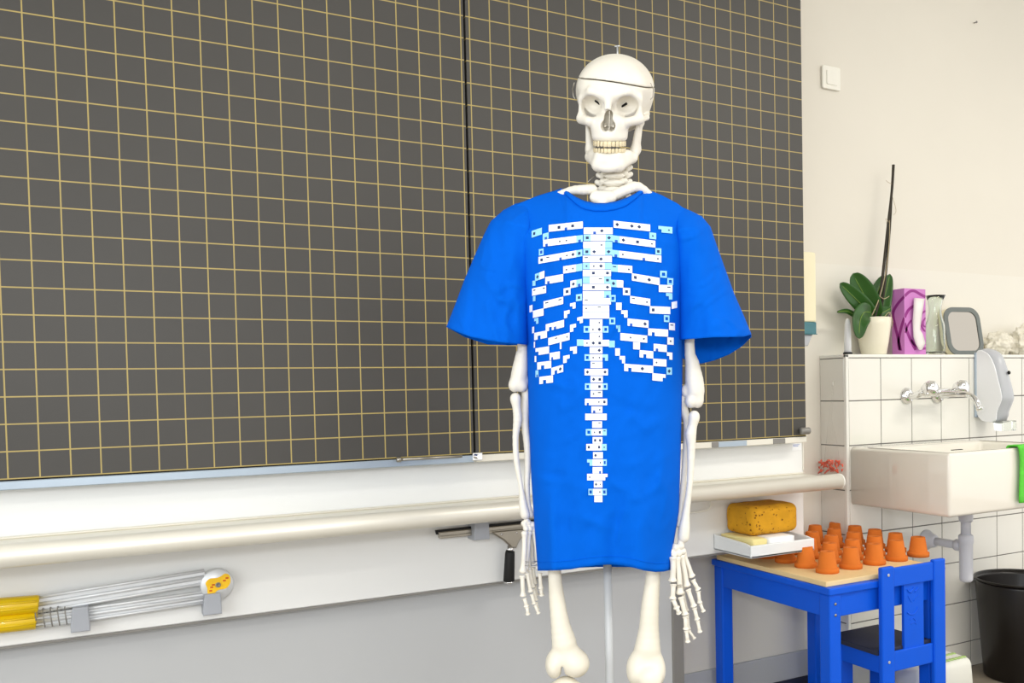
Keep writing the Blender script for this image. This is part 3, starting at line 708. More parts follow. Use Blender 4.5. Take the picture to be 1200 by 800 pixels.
# the grey front bulges towards its middle
V = []; F = []; nn = 15; npf = len(wh)
for i in range(nn+1):
    q = i/nn; bul = 0.020*math.sin(PI*q)**0.7
    for (a, b) in wh: V.append((DX0+0.003+(DW-0.006)*q, min(YT-0.001, a-bul*min(1, (YT-a)/0.06)*(0.3 if b < dyz(1166, 490)[1] else 1)), b + (0.006*math.sin(PI*q) if b > dyz(1165, 425)[1] else 0)))
for i in range(nn):
    for k in range(npf): F.append((i*npf+k, i*npf+(k+1) % npf, (i+1)*npf+(k+1) % npf, (i+1)*npf+k))
F.append(tuple(range(npf))[::-1]); F.append(tuple(nn*npf+k for k in range(npf)))
obj('front_shell', MB().add(V, F), m_dispg, dp, True)
for k_, (xa, xb) in enumerate(((DX0-0.001, DX0+0.0042), (DX0+DW-0.0042, DX0+DW+0.001))): obj('side_cover', MB().add(*prism(wh, 'x', xa, xb, 0.002)), m_disp, dp)
obj('backplate', B((DX0-0.004, YT-0.010, dyz(1146, 489)[1]), (DX0+DW+0.002, YT-0.0005, dyz(1142, 413)[1]), 0.003), m_alu_blue, dp)
qa, qb = on_y(1166, 495, yfr+0.012), on_y(1185, 504, yfr+0.012)
obj('drip_lip', MB().add(*prism([(qa[0]+0.01, qa[2]+0.006), (qb[0], qa[2]+0.006), (qb[0], qb[2]+0.004), (qb[0]-0.006, qb[2]), (qa[0]+0.02, qb[2]+0.001)], 'y', yfr-0.01, yfr+0.03, 0.002)), m_glass, dp)
eye = on_y(1182.5, 436.5, yfr-0.012)
obj('level_window', MB().add(*lathe([(0.007, 0), (0.006, 0.004)], (eye[0], yfr-0.010, eye[2]), 14, (0, -1, 0.1))), m_dark, dp)
# green towel over the basin edge
gx0 = float(on_y(1191.5, 550, SY0-0.004)[0])
P = [(SY0+0.055, SZ1-0.06), (SY0+0.036, SZ1-0.02), (SY0+0.03, SZ1+0.004), (SY0+0.012, SZ1+0.006), (SY0-0.006, SZ1+0.004), (SY0-0.010, SZ1-0.012), (SY0-0.010, SZ1-0.08), (SY0-0.011, float(on_y(1195, 588, SY0)[2]))]
P = smooth_path(P, 5); mb = MB(); nx = 24; V = []; F = []
for i, (y, z_) in enumerate(P):
    for k_ in range(nx+1):
        x = gx0+0.17*k_/nx+0.003*math.sin(i*0.5); V.append((x, y-0.003*(1+math.sin(k_*1.1)) * min(1, i/12), z_))
for i in range(len(P)-1):
    for k_ in range(nx): F.append((i*(nx+1)+k_, i*(nx+1)+k_+1, (i+1)*(nx+1)+k_+1, (i+1)*(nx+1)+k_))
gt = obj('hand_towel', mb.add(V, F), m_towel, smooth=True, loc=(gx0+0.08, SY0, SZ1)); md = gt.modifiers.new('thick', 'SOLIDIFY'); md.thickness = 0.004; md.offset = 0
tag(gt, 'bright green towel hung over the sink edge at the right', 'towel')
# waste bin
bl_ = on_z(1142, 672, 0.0)
bcy = YT-0.165
RB = 0.155; 
bx = float(on_y(1141.5, 674, bcy)[0])+RB*0.93
for _ in range(8):
    # left silhouette of the rim should pass pixel x=1141
    c = np.array([bx, bcy]); d = ray(1141.5, 674)[:2]; d /= np.linalg.norm(d); n_ = np.array([d[1], -d[0]]); dist = (c-CAM[:2]) @ n_
    bx += (RB-dist)/n_[0]
BZ = float((CAM+ray(1150, 673)*(np.linalg.norm(np.array([bx, bcy])-CAM[:2])/np.linalg.norm(ray(1150, 673)[:2])))[2])
bn = thing('waste_bin', 'round dark brown waste bin under the sink', 'bin', (bx, bcy, 0))
obj('bin_body', MB().add(*lathe([(RB*0.80, 0), (RB*0.815, 0.004), (RB*0.985, BZ-0.02), (RB*0.975, BZ-0.004), (RB*0.955, BZ-0.02), (RB*0.79, 0.01), (0.01, 0.01)], (bx, bcy, 0), 56)), m_bin, bn, True)
V, F = lathe([(RB+0.004*math.cos(a), BZ-0.005+0.004*math.sin(a)) for a in [k*PI/4 for k in range(9)]], (bx, bcy, 0), 56, cap=False)
obj('rim', MB().add(V, F), m_bin, bn, True)

# ================================================================== ON THE SHELF AND THE WALL
YM = 0.5*(YT+YW); ZSH = ZS+0.0002
def rad_px(n, P): return n/FPX*float(RM[2] @ (np.array(P)-CAM))
# orchid
pc = on_y(1024, 411, YM); pc[2] = ZSH
R1 = rad_px(20.5, pc); R0_ = rad_px(14.5, pc); PH = float(on_y(1024, 371.5, YM-0.03)[2])-ZSH
R1 = min(R1, 0.0605); R0_ = rad_px(16, pc)*0.9
orc = thing('potted_orchid', 'leafy orchid without flowers in a cream pot on the tiled shelf', 'plant', tuple(pc))
px_, py_, pz_ = pc
obj('pot', MB().add(*lathe([(R0_*0.9, 0), (R0_, 0.003), (R0_*1.18, PH*0.35), (R1*0.97, PH*0.8), (R1, PH), (R1*0.95, PH+0.001), (R1*0.92, PH-0.012), (0.002, PH-0.013)], pc, 44)), m_pot, orc, True)
obj('bark', MB().add(*lathe([(R1*0.92, PH-0.014), (R1*0.5, PH-0.006), (0.002, PH-0.004)], pc, 24)), m_soil, orc, True)
VIEW = RM[2]
def leaf(pts, wpx, name='leaf', fold=0.35, m=m_leaf, parent=orc):
    P = smooth_path([on_y(u, v, YM+dy) for u, v, dy in pts], 8); n = len(P); nw = 4; V = []; F = []
    for i, p in enumerate(P):
        q = i/(n-1); T = P[min(i+1, n-1)]-P[max(i-1, 0)]; T /= np.linalg.norm(T); sd = np.cross(T, VIEW); sd /= np.linalg.norm(sd)
        hw = rad_px(wpx*0.5, p)*max(0.04, min(1, (math.sin(PI*min(1, q**0.85*0.93+0.07)))**0.55))
        for k in range(-nw, nw+1):
            t = k/nw; V.append(p+sd*hw*t-VIEW*(fold*hw*(abs(t)**1.5)) + VIEW*fold*hw*0.5)
    c = 2*nw+1
    for i in range(n-1):
        for k in range(c-1): F.append((i*c+k, i*c+k+1, (i+1)*c+k+1, (i+1)*c+k))
    o = obj(name, MB().add(V, F), m, parent, True); md = o.modifiers.new('thick', 'SOLIDIFY'); md.thickness = 0.0022; md.offset = 0
    rib = [p+VIEW*(fold*rad_px(wpx*0.25, p)-0.001)*1.0 - VIEW*0.002 for p in P[1:-1]]
    obj('midrib', MB().add(*tube(rib, [0.0012]*len(rib), 6)), m_vein, o, True)
leaf([(1028, 372, -0.004), (1012, 343, -0.012), (999.5, 320.5, -0.010)], 28)
leaf([(1024, 370, -0.010), (1005, 352, -0.025), (984.5, 332, -0.030)], 21)
leaf([(1021, 366, -0.02), (1013, 366, -0.055), (1008, 377, -0.075), (1007, 396.5, -0.078)], 23)
leaf([(1018, 369, -0.01), (1003, 369, -0.02), (992, 364.5, -0.03), (981, 365.5, -0.03)], 6.5)
leaf([(1022, 370, 0.012), (1026, 350, 0.018), (1036, 323, 0.03)], 20)
leaf([(1032, 372, 0.0), (1036, 352, 0.008), (1043, 321, 0.012)], 18)
leaf([(1026, 368, 0.0), (1034, 366, -0.01), (1044, 361, -0.015)], 13)
def stem(name, pts, r, m):
    P = smooth_path([on_y(u, v, YM+dy) for u, v, dy in pts], 6); rr_ = list(np.interp(np.linspace(0, 1, len(P)), np.linspace(0, 1, len(r)), r))
    return obj(name, MB().add(*tube(P, rr_, 8)), m, orc, True)
stem('flower_stem', [(1025, 372, -.012), (1031, 348, -.02), (1035.5, 310, -.015), (1040, 268, -.005), (1045, 225, 0), (1047, 193, 0)], [0.0044, 0.0042, 0.0040, 0.0044, 0.0050], m_stem)
stem('flower_stem', [(1031, 372, -.008), (1036, 340, -.012), (1041, 290, -.008), (1044, 250, -.003), (1046, 205, .002)], [0.0042, 0.0040, 0.0036, 0.0028], m_stem)
stem('dry_stem', [(1021, 371, -.014), (1030, 350, -.024), (1038, 318, -.02), (1042, 282, -.016), (1042.5, 258, -.012)], [0.0022, 0.0018, 0.0012], m_root)
stem('support_stick', [(1029, 372, -.004), (1034.5, 330, -.006), (1041, 270, -.003), (1046.5, 198, .001)], [0.0022, 0.002, 0.002], m_black)
stem('twig', [(1045, 228, 0), (1050, 246, -.004), (1047, 252, -.004)], [0.0008, 0.0006], m_root)
stem('twig', [(1046, 216, 0), (1040, 213, -.004), (1038.5, 211, -.004)], [0.0008, 0.0006], m_root)
stem('twig', [(1043, 262, -.008), (1038, 256, -.012), (1039, 262, -.012)], [0.0008, 0.0006], m_root)
stem('tie', [(1031, 347, -.03), (1036, 350, -.03), (1042, 347, -.02)], [0.0012, 0.0012], m_root)
stem('air_root', [(1036, 372, -.03), (1042, 366, -.035), (1046, 376, -.04), (1045, 384, -.04)], [0.0016, 0.0012], m_root)
# glue stick
g = on_y(993.5, 411, YT+0.035); g[2] = ZSH
gl = thing('glue_stick', 'slim white stick standing on a black foot at the left end of the shelf', 'stick', tuple(g))
r_ = rad_px(4.0, g); h_ = float(on_y(993.5, 373, YT+0.035)[2])-ZSH
obj('foot', MB().add(*lathe([(r_*1.35, 0), (r_*1.35, 0.006), (r_*1.2, 0.008)], g, 24)), m_black, gl, True)
obj('tube', MB().add(*lathe([(r_*1.08, 0.008), (r_*1.0, h_*0.5), (r_*0.85, h_*0.85), (r_*0.55, h_*0.97), (r_*0.2, h_)], g, 24)), m_disp, gl, True)
# tissue box
yb = YT+0.014
bx0 = float(on_y(1060, 375, yb)[0]); bx1 = float(on_y(1085, 375, yb)[0]); yb1 = min(YW-0.004, float(on_x(1045, 375, bx0)[1])); bz1 = float(on_y(1060, 337.5, yb)[2])
tbx = thing('tissue_box', 'tall lilac tissue box with magenta curves beside the orchid', 'box', (0.5*(bx0+bx1), 0.5*(yb+yb1), ZSH))
obj('carton', B((bx0, yb, ZSH), (bx1, yb1, bz1), 0.0012, 1), m_lilac, tbx)
def ribbon_face(pts, face, wpx=3.2):
    P = smooth_path(pts, 6); V = []; F = []
    for i, p in enumerate(P):
        t = P[min(i+1, len(P)-1)]-P[max(i-1, 0)]; t = t/np.linalg.norm(t); nn_ = np.array([-t[1], t[0]])*wpx/2
        for s_ in (-1, 1):
            u, v = p+nn_*s_; u = min(max(u, 1045.3 if face == 'l' else 1060.1), 1060 if face == 'l' else 1084.8); v = min(max(v, 338.6), 410.6)
            V.append(on_y(u, v, yb-0.0004) if face == 'f' else on_x(u, v, bx0-0.0004))
    for i in range(len(P)-1): F.append((2*i, 2*i+1, 2*i+3, 2*i+2))
    o = obj('printed_curve', MB().add(V, F), m_mag, tbx)
ribbon_face([(1060, 347), (1052, 356), (1046.5, 367), (1049, 382), (1053, 399), (1055.5, 411)], 'l')
ribbon_face([(1060, 372), (1056, 384), (1053, 400), (1054, 410)], 'l')
ribbon_face([(1060, 347), (1066, 341.5), (1072, 341), (1079, 345), (1085, 348)], 'f')
ribbon_face([(1060, 372), (1064, 364), (1069, 359.5), (1076, 357)], 'f')
ribbon_face([(1060, 378), (1063, 388), (1067, 398), (1073, 410)], 'f')
ribbon_face([(1068, 375), (1064, 381), (1061, 390)], 'f', 2.2)
ribbon_face([(1085, 364), (1080, 368), (1079, 378), (1082, 386), (1085, 388)], 'f', 2.2)
ribbon_face([(1085, 372), (1082, 376), (1082, 381), (1085, 383)], 'f', 1.8)
ribbon_face([(1068, 398), (1072, 404), (1080, 408), (1085, 408)], 'f', 2.6)
ts = [((1071, 349), (1083.2, 350)), ((1070.5, 362), (1081, 364)), ((1069.5, 376), (1079, 378)), ((1070, 388), (1078, 386)), ((1070.5, 395), (1081, 391)), ((1073, 403), (1084.2, 402)), ((1077, 410), (1080.5, 409.5))]
V = []; F = []
for i, (a, b) in enumerate(ts):
    for k in range(5):
        q = k/4; u = a[0]+(b[0]-a[0])*q; v = a[1]+(b[1]-a[1])*q
        V.append(on_y(u, v, yb-0.006-0.010*math.sin(PI*q)*(1 if i < 3 else 0.6)-0.006*math.sin(i*1.3)**2))
for i in range(len(ts)-1):
    for k in range(4): F.append((i*5+k, i*5+k+1, (i+1)*5+k+1, (i+1)*5+k))
to = obj('tissue', MB().add(V, F), m_tissue, tbx, True); md = to.modifiers.new('thick', 'SOLIDIFY'); md.thickness = 0.001
# glass carafe
cc = on_y(1096, 411, YM-0.012); cc[2] = ZSH; k_ = rad_px(1.12, cc)
hv = lambda v: float(on_y(1096, v, YM-0.012)[2])-ZSH
outp = [(9.4, 411), (10.2, 408.5), (10.2, 398), (10.2, 388), (9.6, 380), (7.6, 373.5), (6.4, 367), (6.4, 360), (7.4, 352), (9.0, 346.2)]
pr = [(a*k_, max(0.0, hv(b))) for a, b in outp]; pr[0] = (pr[0][0], 0.0)
inn = [(max(0.001, a-0.0028), z_) for a, z_ in pr[::-1]]; inn[-1] = (inn[-1][0], 0.010); inn[-2] = (inn[-2][0], 0.014); inn.append((0.001, 0.0095))
cf = obj('glass_carafe', MB().add(*lathe(pr+inn, cc, 40)), m_glass, smooth=True, loc=tuple(cc))
for v in cf.data.vertices:      # pouring lip
    if v.co.z > hv(356) and v.co.x*0.87-v.co.y*0.48 > 0.6*math.hypot(v.co.x, v.co.y):
        q = (v.co.z-hv(356))/(hv(346)-hv(356)); v.co.x += 0.007*q*0.87; v.co.y -= 0.007*q*0.48
tag(cf, 'clear glass carafe between the tissue box and the grey mirror', 'carafe')
# table mirror
mc = on_y(1134, 411.3, YM-0.012); mc[2] = ZSH
mr_ = thing('table_mirror', 'rounded square table mirror with grey frame on the shelf', 'mirror', tuple(mc), -math.radians(9))
WM, HM = rad_px(39, mc)/0.74, rad_px(57, mc)/0.985
tl = Matrix.Rotation(-math.radians(11), 4, 'X')
def tilt(V): return [tuple(tl @ Vector(v)) for v in V]
V, F = prism(rrect(0, HM/2, WM, HM, 0.045, 8), 'y', 0.004, 0.030, 0.004); obj('shell', MB().add(tilt(V), F), m_cream, mr_, False, local=True)
po = rrect(0, HM/2, WM, HM, 0.045, 8); pi_ = rrect(0, HM/2, WM-0.034, HM-0.034, 0.032, 8); n = len(po); V = []; F = []
for (pp, y) in ((po, 0.005), (po, 0.0), (pi_, -0.001), (pi_, 0.004)): V += [(p[0], y, p[1]) for p in pp]
for l in range(3):
    for i in range(n): F.append((l*n+i, l*n+(i+1) % n, (l+1)*n+(i+1) % n, (l+1)*n+i))
obj('frame', MB().add(tilt(V), F), m_mframe, mr_, False, local=True)
V, F = prism(rrect(0, HM/2, WM-0.033, HM-0.033, 0.032, 8), 'y', 0.002, 0.0045); obj('mirror_glass', MB().add(tilt(V), F), m_mirror, mr_, False, local=True)
# crumpled plastic bags at the end of the shelf
def bag(name, u0, u1, v0, seed, y, label, mm=m_bag):
    a, b = on_y(u0, 412, y), on_y(u1, 412, y); w_ = float(b[0]-a[0]); h_ = float(on_y(u0, v0, y)[2])-ZSH
    bm = bmesh.new(); bmesh.ops.create_icosphere(bm, subdivisions=5, radius=1)
    for v in bm.verts:
        p = v.co.copy(); q = Vector((p.x*2.2+seed, p.y*2.2, p.z*2.2)); f = 1+0.45*noise.noise(q)+0.28*abs(noise.noise(q*2.7))+0.10*noise.noise(q*7)
        v.co = Vector((p.x*f*w_*0.5, p.y*f*0.045, max(0.0, (0.5+0.5*p.z*f))*h_*1.1))
    o = obj(name, MB().add(*from_bm(bm)).shift((0.5*(a[0]+b[0]), y, ZSH)), mm, smooth=True, loc=(0.5*(a[0]+b[0]), y, ZSH)); return tag(o, label, 'bag')
bag('plastic_bag', 1158, 1180, 393, 3.1, YM, 'crumpled thin cream plastic bag beside the grey mirror')
bag('plastic_bag', 1190, 1218, 386, 8.7, YM-0.005, 'crumpled cream plastic bag at the right end of the shelf')
# dispenser mostly behind the board edge
yd = YW-0.085; dx1 = float(on_y(957, 340, yd)[0])
cd_ = thing('cream_dispenser', 'cream wall dispenser with teal bottom, half hidden behind the blackboard edge', 'dispenser', (dx1-0.05, YW, float(on_y(950, 405, yd)[2])))
zt_, zm_, zl_, zd_ = [float(on_y(950, v, yd)[2]) for v in (295, 377, 391, 405)]
obj('cover', B((dx1-0.11, yd, zm_), (dx1-0.001, YW-0.0003, zt_), 0.006), m_cream, cd_)
obj('cartridge', B((dx1-0.108, yd+0.002, zl_), (dx1, YW-0.003, zm_), 0.003), m_teal, cd_)
obj('cartridge_rim', B((dx1-0.109, yd, zl_-0.002), (dx1+0.001, YW-0.003, zl_+0.001), 0.0005, 1), m_teal, cd_)
xd = float(on_y(948, 395, yd)[0])
obj('nozzle', MB().add(*prism([(xd-0.05, zl_-0.002), (dx1-0.010, zl_-0.002), (xd+0.006, zd_), (xd-0.05, zd_)], 'y', yd+0.01, yd+0.05, 0.003)), m_dispg, cd_)
# switch and nail
a, b = on_y(962, 76.5, YW), on_y(983, 107.5, YW); w_ = 0.5*float((b[0]-a[0])+(a[2]-b[2])); cx_, cz_ = 0.5*float(a[0]+b[0]), 0.5*float(a[2]+b[2])
sw = thing('light_switch', 'white square light switch on the wall right of the blackboard', 'switch', (cx_, YW, cz_))
hw, hh = 0.5*float(b[0]-a[0]), 0.5*float(a[2]-b[2])
obj('plate', MB().add(*prism(rrect(cx_, cz_, 2*hw, 2*hh, 0.006, 4), 'y', YW-0.009, YW-0.0002, 0.002)), m_switch, sw)
obj('rocker', MB().add(*prism(rrect(cx_, cz_, 1.2*hw, 1.25*hh, 0.003, 3), 'y', YW-0.0125, YW-0.008, 0.001)), m_switch, sw)
q = on_y(1141.5, 27, YW); nl = obj('wall_nail', MB().add(*lathe([(0.002, 0), (0.002, 0.010), (0.0045, 0.011), (0.004, 0.013)], q, 12, (0, -1, 0))), m_greymetal, smooth=True, loc=tuple(q)); tag(nl, 'small nail high on the wall at the upper right', 'nail')
# clear bag with coral bits on the tiled side
xb = XT-0.022
def bs(u, v, dx=0): return on_x(u, v, xb+dx)
cb_ = thing('hanging_bag', 'clear plastic bag with coral bits hanging on the tiled side above the tray end', 'bag', tuple(bs(976, 455)))
prof_ = [(976, 451, 1.0), (975, 470, 2.0), (973, 490, 3.0), (973, 500, 5.5), (974, 512, 9), (974, 530, 13), (974, 545, 16), (974, 553, 15), (974, 556, 9)]
V = []; F = []; nn = 20
for (u, v, r) in prof_:
    c = bs(u, v); ry = rad_px(r, c)*0.95; rx = min(0.019, ry*0.6)
    for k in range(nn):
        a = 2*PI*k/nn; wob = 1+0.12*math.sin(3*a+v*0.4); V.append(c+np.array([rx*math.cos(a)*wob, ry*math.sin(a)*wob*0.7, 0]))
for i in range(len(prof_)-1):
    for k in range(nn): F.append((i*nn+k, i*nn+(k+1) % nn, (i+1)*nn+(k+1) % nn, (i+1)*nn+k))
obj('film', MB().add(V, F), m_clear, cb_, True)
mb = MB(); rnd = random.Random(4)
for k in range(46):
    u = rnd.gauss(972, 8); v = 548+rnd.uniform(-8, 5); u = min(max(u, 960), 987)
    c = bs(u, v, rnd.uniform(-0.008, 0.008)); d = np.array([rnd.uniform(-1, 1), rnd.uniform(-1, 1), rnd.uniform(-1, 1)])*0.008
    mb.add(*tube([c-d, c+np.array([0, 0, 0.003]), c+d], [0.0018, 0.0036, 0.0018], 5))
cbt = obj('coral_bits', mb, m_red, cb_, True); cbt['kind'] = 'stuff'
hkb = obj('hook', MB().add(*tube([bs(976, 452), bs(976, 448), bs(977, 446, 0.020)], 0.0016, 8)), m_trimw, cb_, True)

# ================================================================== SKELETON
D0 = 1.60
NV = np.array([RM[2][0], RM[2][1], 0]); NV /= np.linalg.norm(NV); RV = np.array([NV[1], -NV[0], 0])
OB = np.array([CAM[0], CAM[1], 0]) + NV*D0 + RV*((712-PX)/FPX*D0)
RZ = -math.atan2(NV[0], NV[1])
def loc(u, v, dy=0.0):
    d = ray(u, v); t = (dy - (CAM-OB) @ NV)/(d @ NV); X = CAM+d*t
    return np.array([(X-OB) @ RV, dy, X[2]])
def mpp(dy=0.0): return (D0+dy)/FPX
sk_ = thing('skeleton', 'white life-size skeleton model standing on a pole, wearing the blue shirt', 'skeleton', tuple(OB), RZ)
# ---- skull, in millimetres in a frame that faces the camera's eye
sc = loc(719.8, 118.7, 0); kS = mpp()/0.0015155*0.001
el = math.atan2(sc[2]-CAM[2], D0)
XF = Matrix.Translation(Vector(sc)) @ Matrix.Rotation(el, 4, 'X') @ Matrix.Rotation(math.radians(-9), 4, 'Z') @ Matrix.Rotation(math.radians(1.5), 4, 'Y') @ Matrix.Scale(kS, 4)
def both(f, *a):
    return np.minimum(f(1), f(-1))
def skull_fn(X, Y, Z):
    A = np.abs(X)                      # left-right symmetric
    d = ell(X, Y, Z, (0, 12, 17), (69, 87, 61))
    d = smin(d, ell(X, Y, Z, (0, 24, -18), (54, 60, 36)), 18)
    d = smin(d, ell(X, Y, Z, (0, -34, 22), (57, 41, 40)), 14)
    d = smax(d, -ell(A, Y, Z, (74, -50, -6), (17, 26, 24)), 12)
    d = smin(d, cap_(A, Y, Z, (6, -74, 8), (30, -71, 15), 6, 6.5), 8)
    d = smin(d, cap_(A, Y, Z, (30, -71, 15), (49, -52, 3), 6.5, 5), 8)
    d = smin(d, cap_(X, Y, Z, (0, -73, 8), (0, -84, -14), 8, 5.5), 6)
    mx_ = ell(X, Y, Z, (0, -57, -42), (33, 23, 27)); mx_ = smin(mx_, ell(X, Y, Z, (0, -55, -58), (30, 25, 12)), 8)
    d = smin(d, mx_, 8)
    zy = smin(cap_(A, Y, Z, (34, -66, -31), (50, -50, -29), 9, 8.5), cap_(A, Y, Z, (50, -50, -26), (48, -53, 4), 6.5, 5), 6)
    d = smin(d, zy, 8)
    ar = smin(cap_(A, Y, Z, (52, -46, -30), (59, -14, -26), 5.5, 4.5), cap_(A, Y, Z, (59, -14, -26), (57, 14, -21), 4.5, 5), 4)
    d = smin(d, ar, 4)
    d = smax(d, -ell(A, Y, Z, (32, -74, -8), (20, 36, 17)), 4)
    na = smin(ell(X, Y, Z, (0, -84, -27), (7, 40, 15)), ell(A, Y, Z, (5, -84, -39), (7.5, 42, 9)), 4)
    d = smax(d, -na, 2.5)
    d = smax(d, -ell(X, Y, Z, (0, -52, -32), (12, 24, 19)), 2.5)
    d = np.minimum(d, cap_(X, Y, Z, (0, -60, -16), (0.8, -66, -46), 1.3))
    d = np.minimum(d, cap_(A, Y, Z, (7, -52, -38), (7, -62, -40), 2.2))
    d = smax(d, -ell(X, Y, Z, (0, -40, -67), (18, 24, 12)), 4)
    d = smax(d, -ell(A, Y, Z, (47, -38, -62), (13, 20, 26)), 6)
    d = smax(d, -ell(X, Y, Z, (0, 24, 22), (57, 68, 48)), 2)
    return d
CUTZ = lambda X, Y, Z: Z - (31 - 0.0012*X*X - 0.12*X + 0.06*(Y+70))
cran = sdf_obj('cranium', lambda X, Y, Z: np.maximum(skull_fn(X, Y, Z), CUTZ(X, Y, Z)), (-76, -96, -88), (76, 106, 60), 1.7, m_bone, sk_, XF)
capo = sdf_obj('calvaria', lambda X, Y, Z: np.maximum(skull_fn(X, Y, Z), 1.8-CUTZ(X, Y, Z)), (-76, -96, 15), (76, 106, 92), 1.8, m_bone, sk_, XF)
def mand_fn(X, Y, Z):
    A = np.abs(X); Z = Z-8
    d = cap_(A, Y, Z, (0, -71, -111), (17, -67, -111), 10.5, 11)
    d = smin(d, cap_(A, Y, Z, (17, -67, -111), (36, -30, -101), 11, 9.5), 7)
    d = smin(d, cap_(A, Y, Z, (36, -30, -100), (41, -6, -88), 9.5, 8.5), 6)
    d = smin(d, cap_(A, Y, Z, (41, -6, -90), (46, 2, -46), 7.0, 5.2, (1, 2.2, 1)), 6)
    d = smin(d, cap_(A, Y, Z, (40, -20, -86), (44, -22, -50), 6.5, 3.5), 6)
    d = smin(d, ell(A, Y, Z, (46, 5, -43), (8, 6, 6)), 5)
    d = smin(d, ell(X, Y, Z, (0, -79, -115), (16, 8, 8)), 8)
    d = smin(d, cap_(A, Y, Z, (0, -72, -98), (14, -67, -97), 8), 8)
    d = smin(d, cap_(A, Y, Z, (14, -67, -97), (30, -44, -94), 8, 7.5), 8)
    d = smax(d, -ell(X, Y, Z, (0, -26, -104), (24, 32, 26)), 6)
    return d
mand = sdf_obj('mandible', mand_fn, (-64, -96, -130), (64, 26, -22), 1.7, m_bone, sk_, XF)
def teeth(name, z, hgt, yoff, wid, parent):
    mb = MB(); ang = 0
    for sgn in (-1, 1):
        for i in range(7):
            q = (i+0.5)*wid; a = q/27.0
            x = 28*math.sin(min(a, PI/2)); y = -52-yoff - 27*math.cos(min(a, PI/2)) + max(0, a-PI/2)*27
            w_ = wid*0.47*(1.12 if i == 0 else 0.95 if i < 3 else 1.1); hh_ = hgt*(1 if i in (0, 2) else 0.9)
            V, F = box((-w_, -3.0, z-hh_/2+0.010*(i*6)**1.25*0.2), (w_, 3.0, z+hh_/2+0.010*(i*6)**1.25*0.2), 1.9, 3)
            ca_, sa_ = math.cos(a), math.sin(a); V = [(x*(-sgn)*-1*1+sgn*0+(px*ca_*sgn - 0)*1 if False else sgn*x+px*ca_-py*(-sa_*sgn)*-1*0, y+px*sgn*sa_+py, pz) for px, py, pz in V]
            mb.add([tuple(XF @ Vector(v)) for v in V], F)
    return obj(name, mb, m_tooth, parent, True, local=True)
teeth('upper_teeth', -68.5, 9.5, 2.0, 6.8, cran); teeth('lower_teeth', -79.5, 8.5, -1.0, 6.3, mand)
for sg, (a, b) in ((-1, ((-27, -49, 1), (-15, -43.5, -7))), (1, ((16, -44.5, -10), (28, -49, -3)))):
    V, F = tube([a, b], [1.5, 2.2], 8); obj('orbital_fissure', MB().add([tuple(XF @ Vector(v)) for v in V], F), m_dark, cran, True, local=True)
tp_ = loc(723.5, 61, 0.0); V, F = tube([tp_-np.array([0, 0, .015]), tp_+np.array([0, 0, .010])], 0.0015, 8); mbh = MB().add(V, F); mbh.add(*tube([tp_+np.array([-.0045, 0, .0100]), tp_+np.array([.0045, 0, .0106])], 0.0014, 8))
obj('hanger_screw', mbh, m_alu, sk_, True, local=True)
for sg in (-1, 1):
    P = [XF @ Vector(p) for p in ((sg*66, -30, 30), (sg*70.5, -22, 20), (sg*69.5, -20, 8), (sg*66, -24, 4))]
    obj('latch_spring', MB().add(*tube(P, 0.0009, 6)), m_steel, sk_, True, local=True)

# ---- bones from chains of round cones
def sbone(name, caps, h=1.6, k=3.0, parent=None, m=m_bone, ells=(), cut=(), kc=1.0):
    """caps: ((u,v,dy),(u,v,dy), r0 px, r1 px); ells: ((u,v,dy),(rx px, ry mm, rz px)); distances in metres, built in millimetres"""
    C_ = []; pts = []
    for a, b, r0, r1 in caps:
        A, Bv = loc(*a)*1000, loc(*b)*1000; R0, R1_ = r0*mpp(a[2])*1000, r1*mpp(b[2])*1000; C_.append((A, Bv, R0, R1_)); pts += [A-R0, A+R0, Bv-R1_, Bv+R1_]
    E_ = []
    for c, r in ells:
        c_ = loc(*c)*1000; r_ = np.array([r[0]*mpp()*1000, r[1], r[2]*mpp()*1000]); E_.append((c_, r_)); pts += [c_-r_, c_+r_]
    X_ = [(loc(*c)*1000, np.array([r[0]*mpp()*1000, r[1], r[2]*mpp()*1000])) for c, r in cut]
    pts = np.array(pts); lo, hi = pts.min(0)-4, pts.max(0)+4
    def fn(X, Y, Z):
        d = None
        for A, Bv, R0, R1_ in C_:
            e = cap_(X, Y, Z, A, Bv, R0, R1_); d = e if d is None else smin(d, e, min(k, kc))
        for c_, r_ in E_:
            e = ell(X, Y, Z, c_, r_); d = e if d is None else smin(d, e, k)
        for c_, r_ in X_: d = smax(d, -ell(X, Y, Z, c_, r_), 3)
        return d
    xf = np.eye(4); xf[0, 0] = xf[1, 1] = xf[2, 2] = 0.001
    return sdf_obj(name, fn, lo, hi, h, m, parent if parent is not None else sk_, xf)
def chain(pts):
    pts = smooth_path(pts, 3); return [(tuple(pts[i][:3]), tuple(pts[i+1][:3]), pts[i][3], pts[i+1][3]) for i in range(len(pts)-1)]
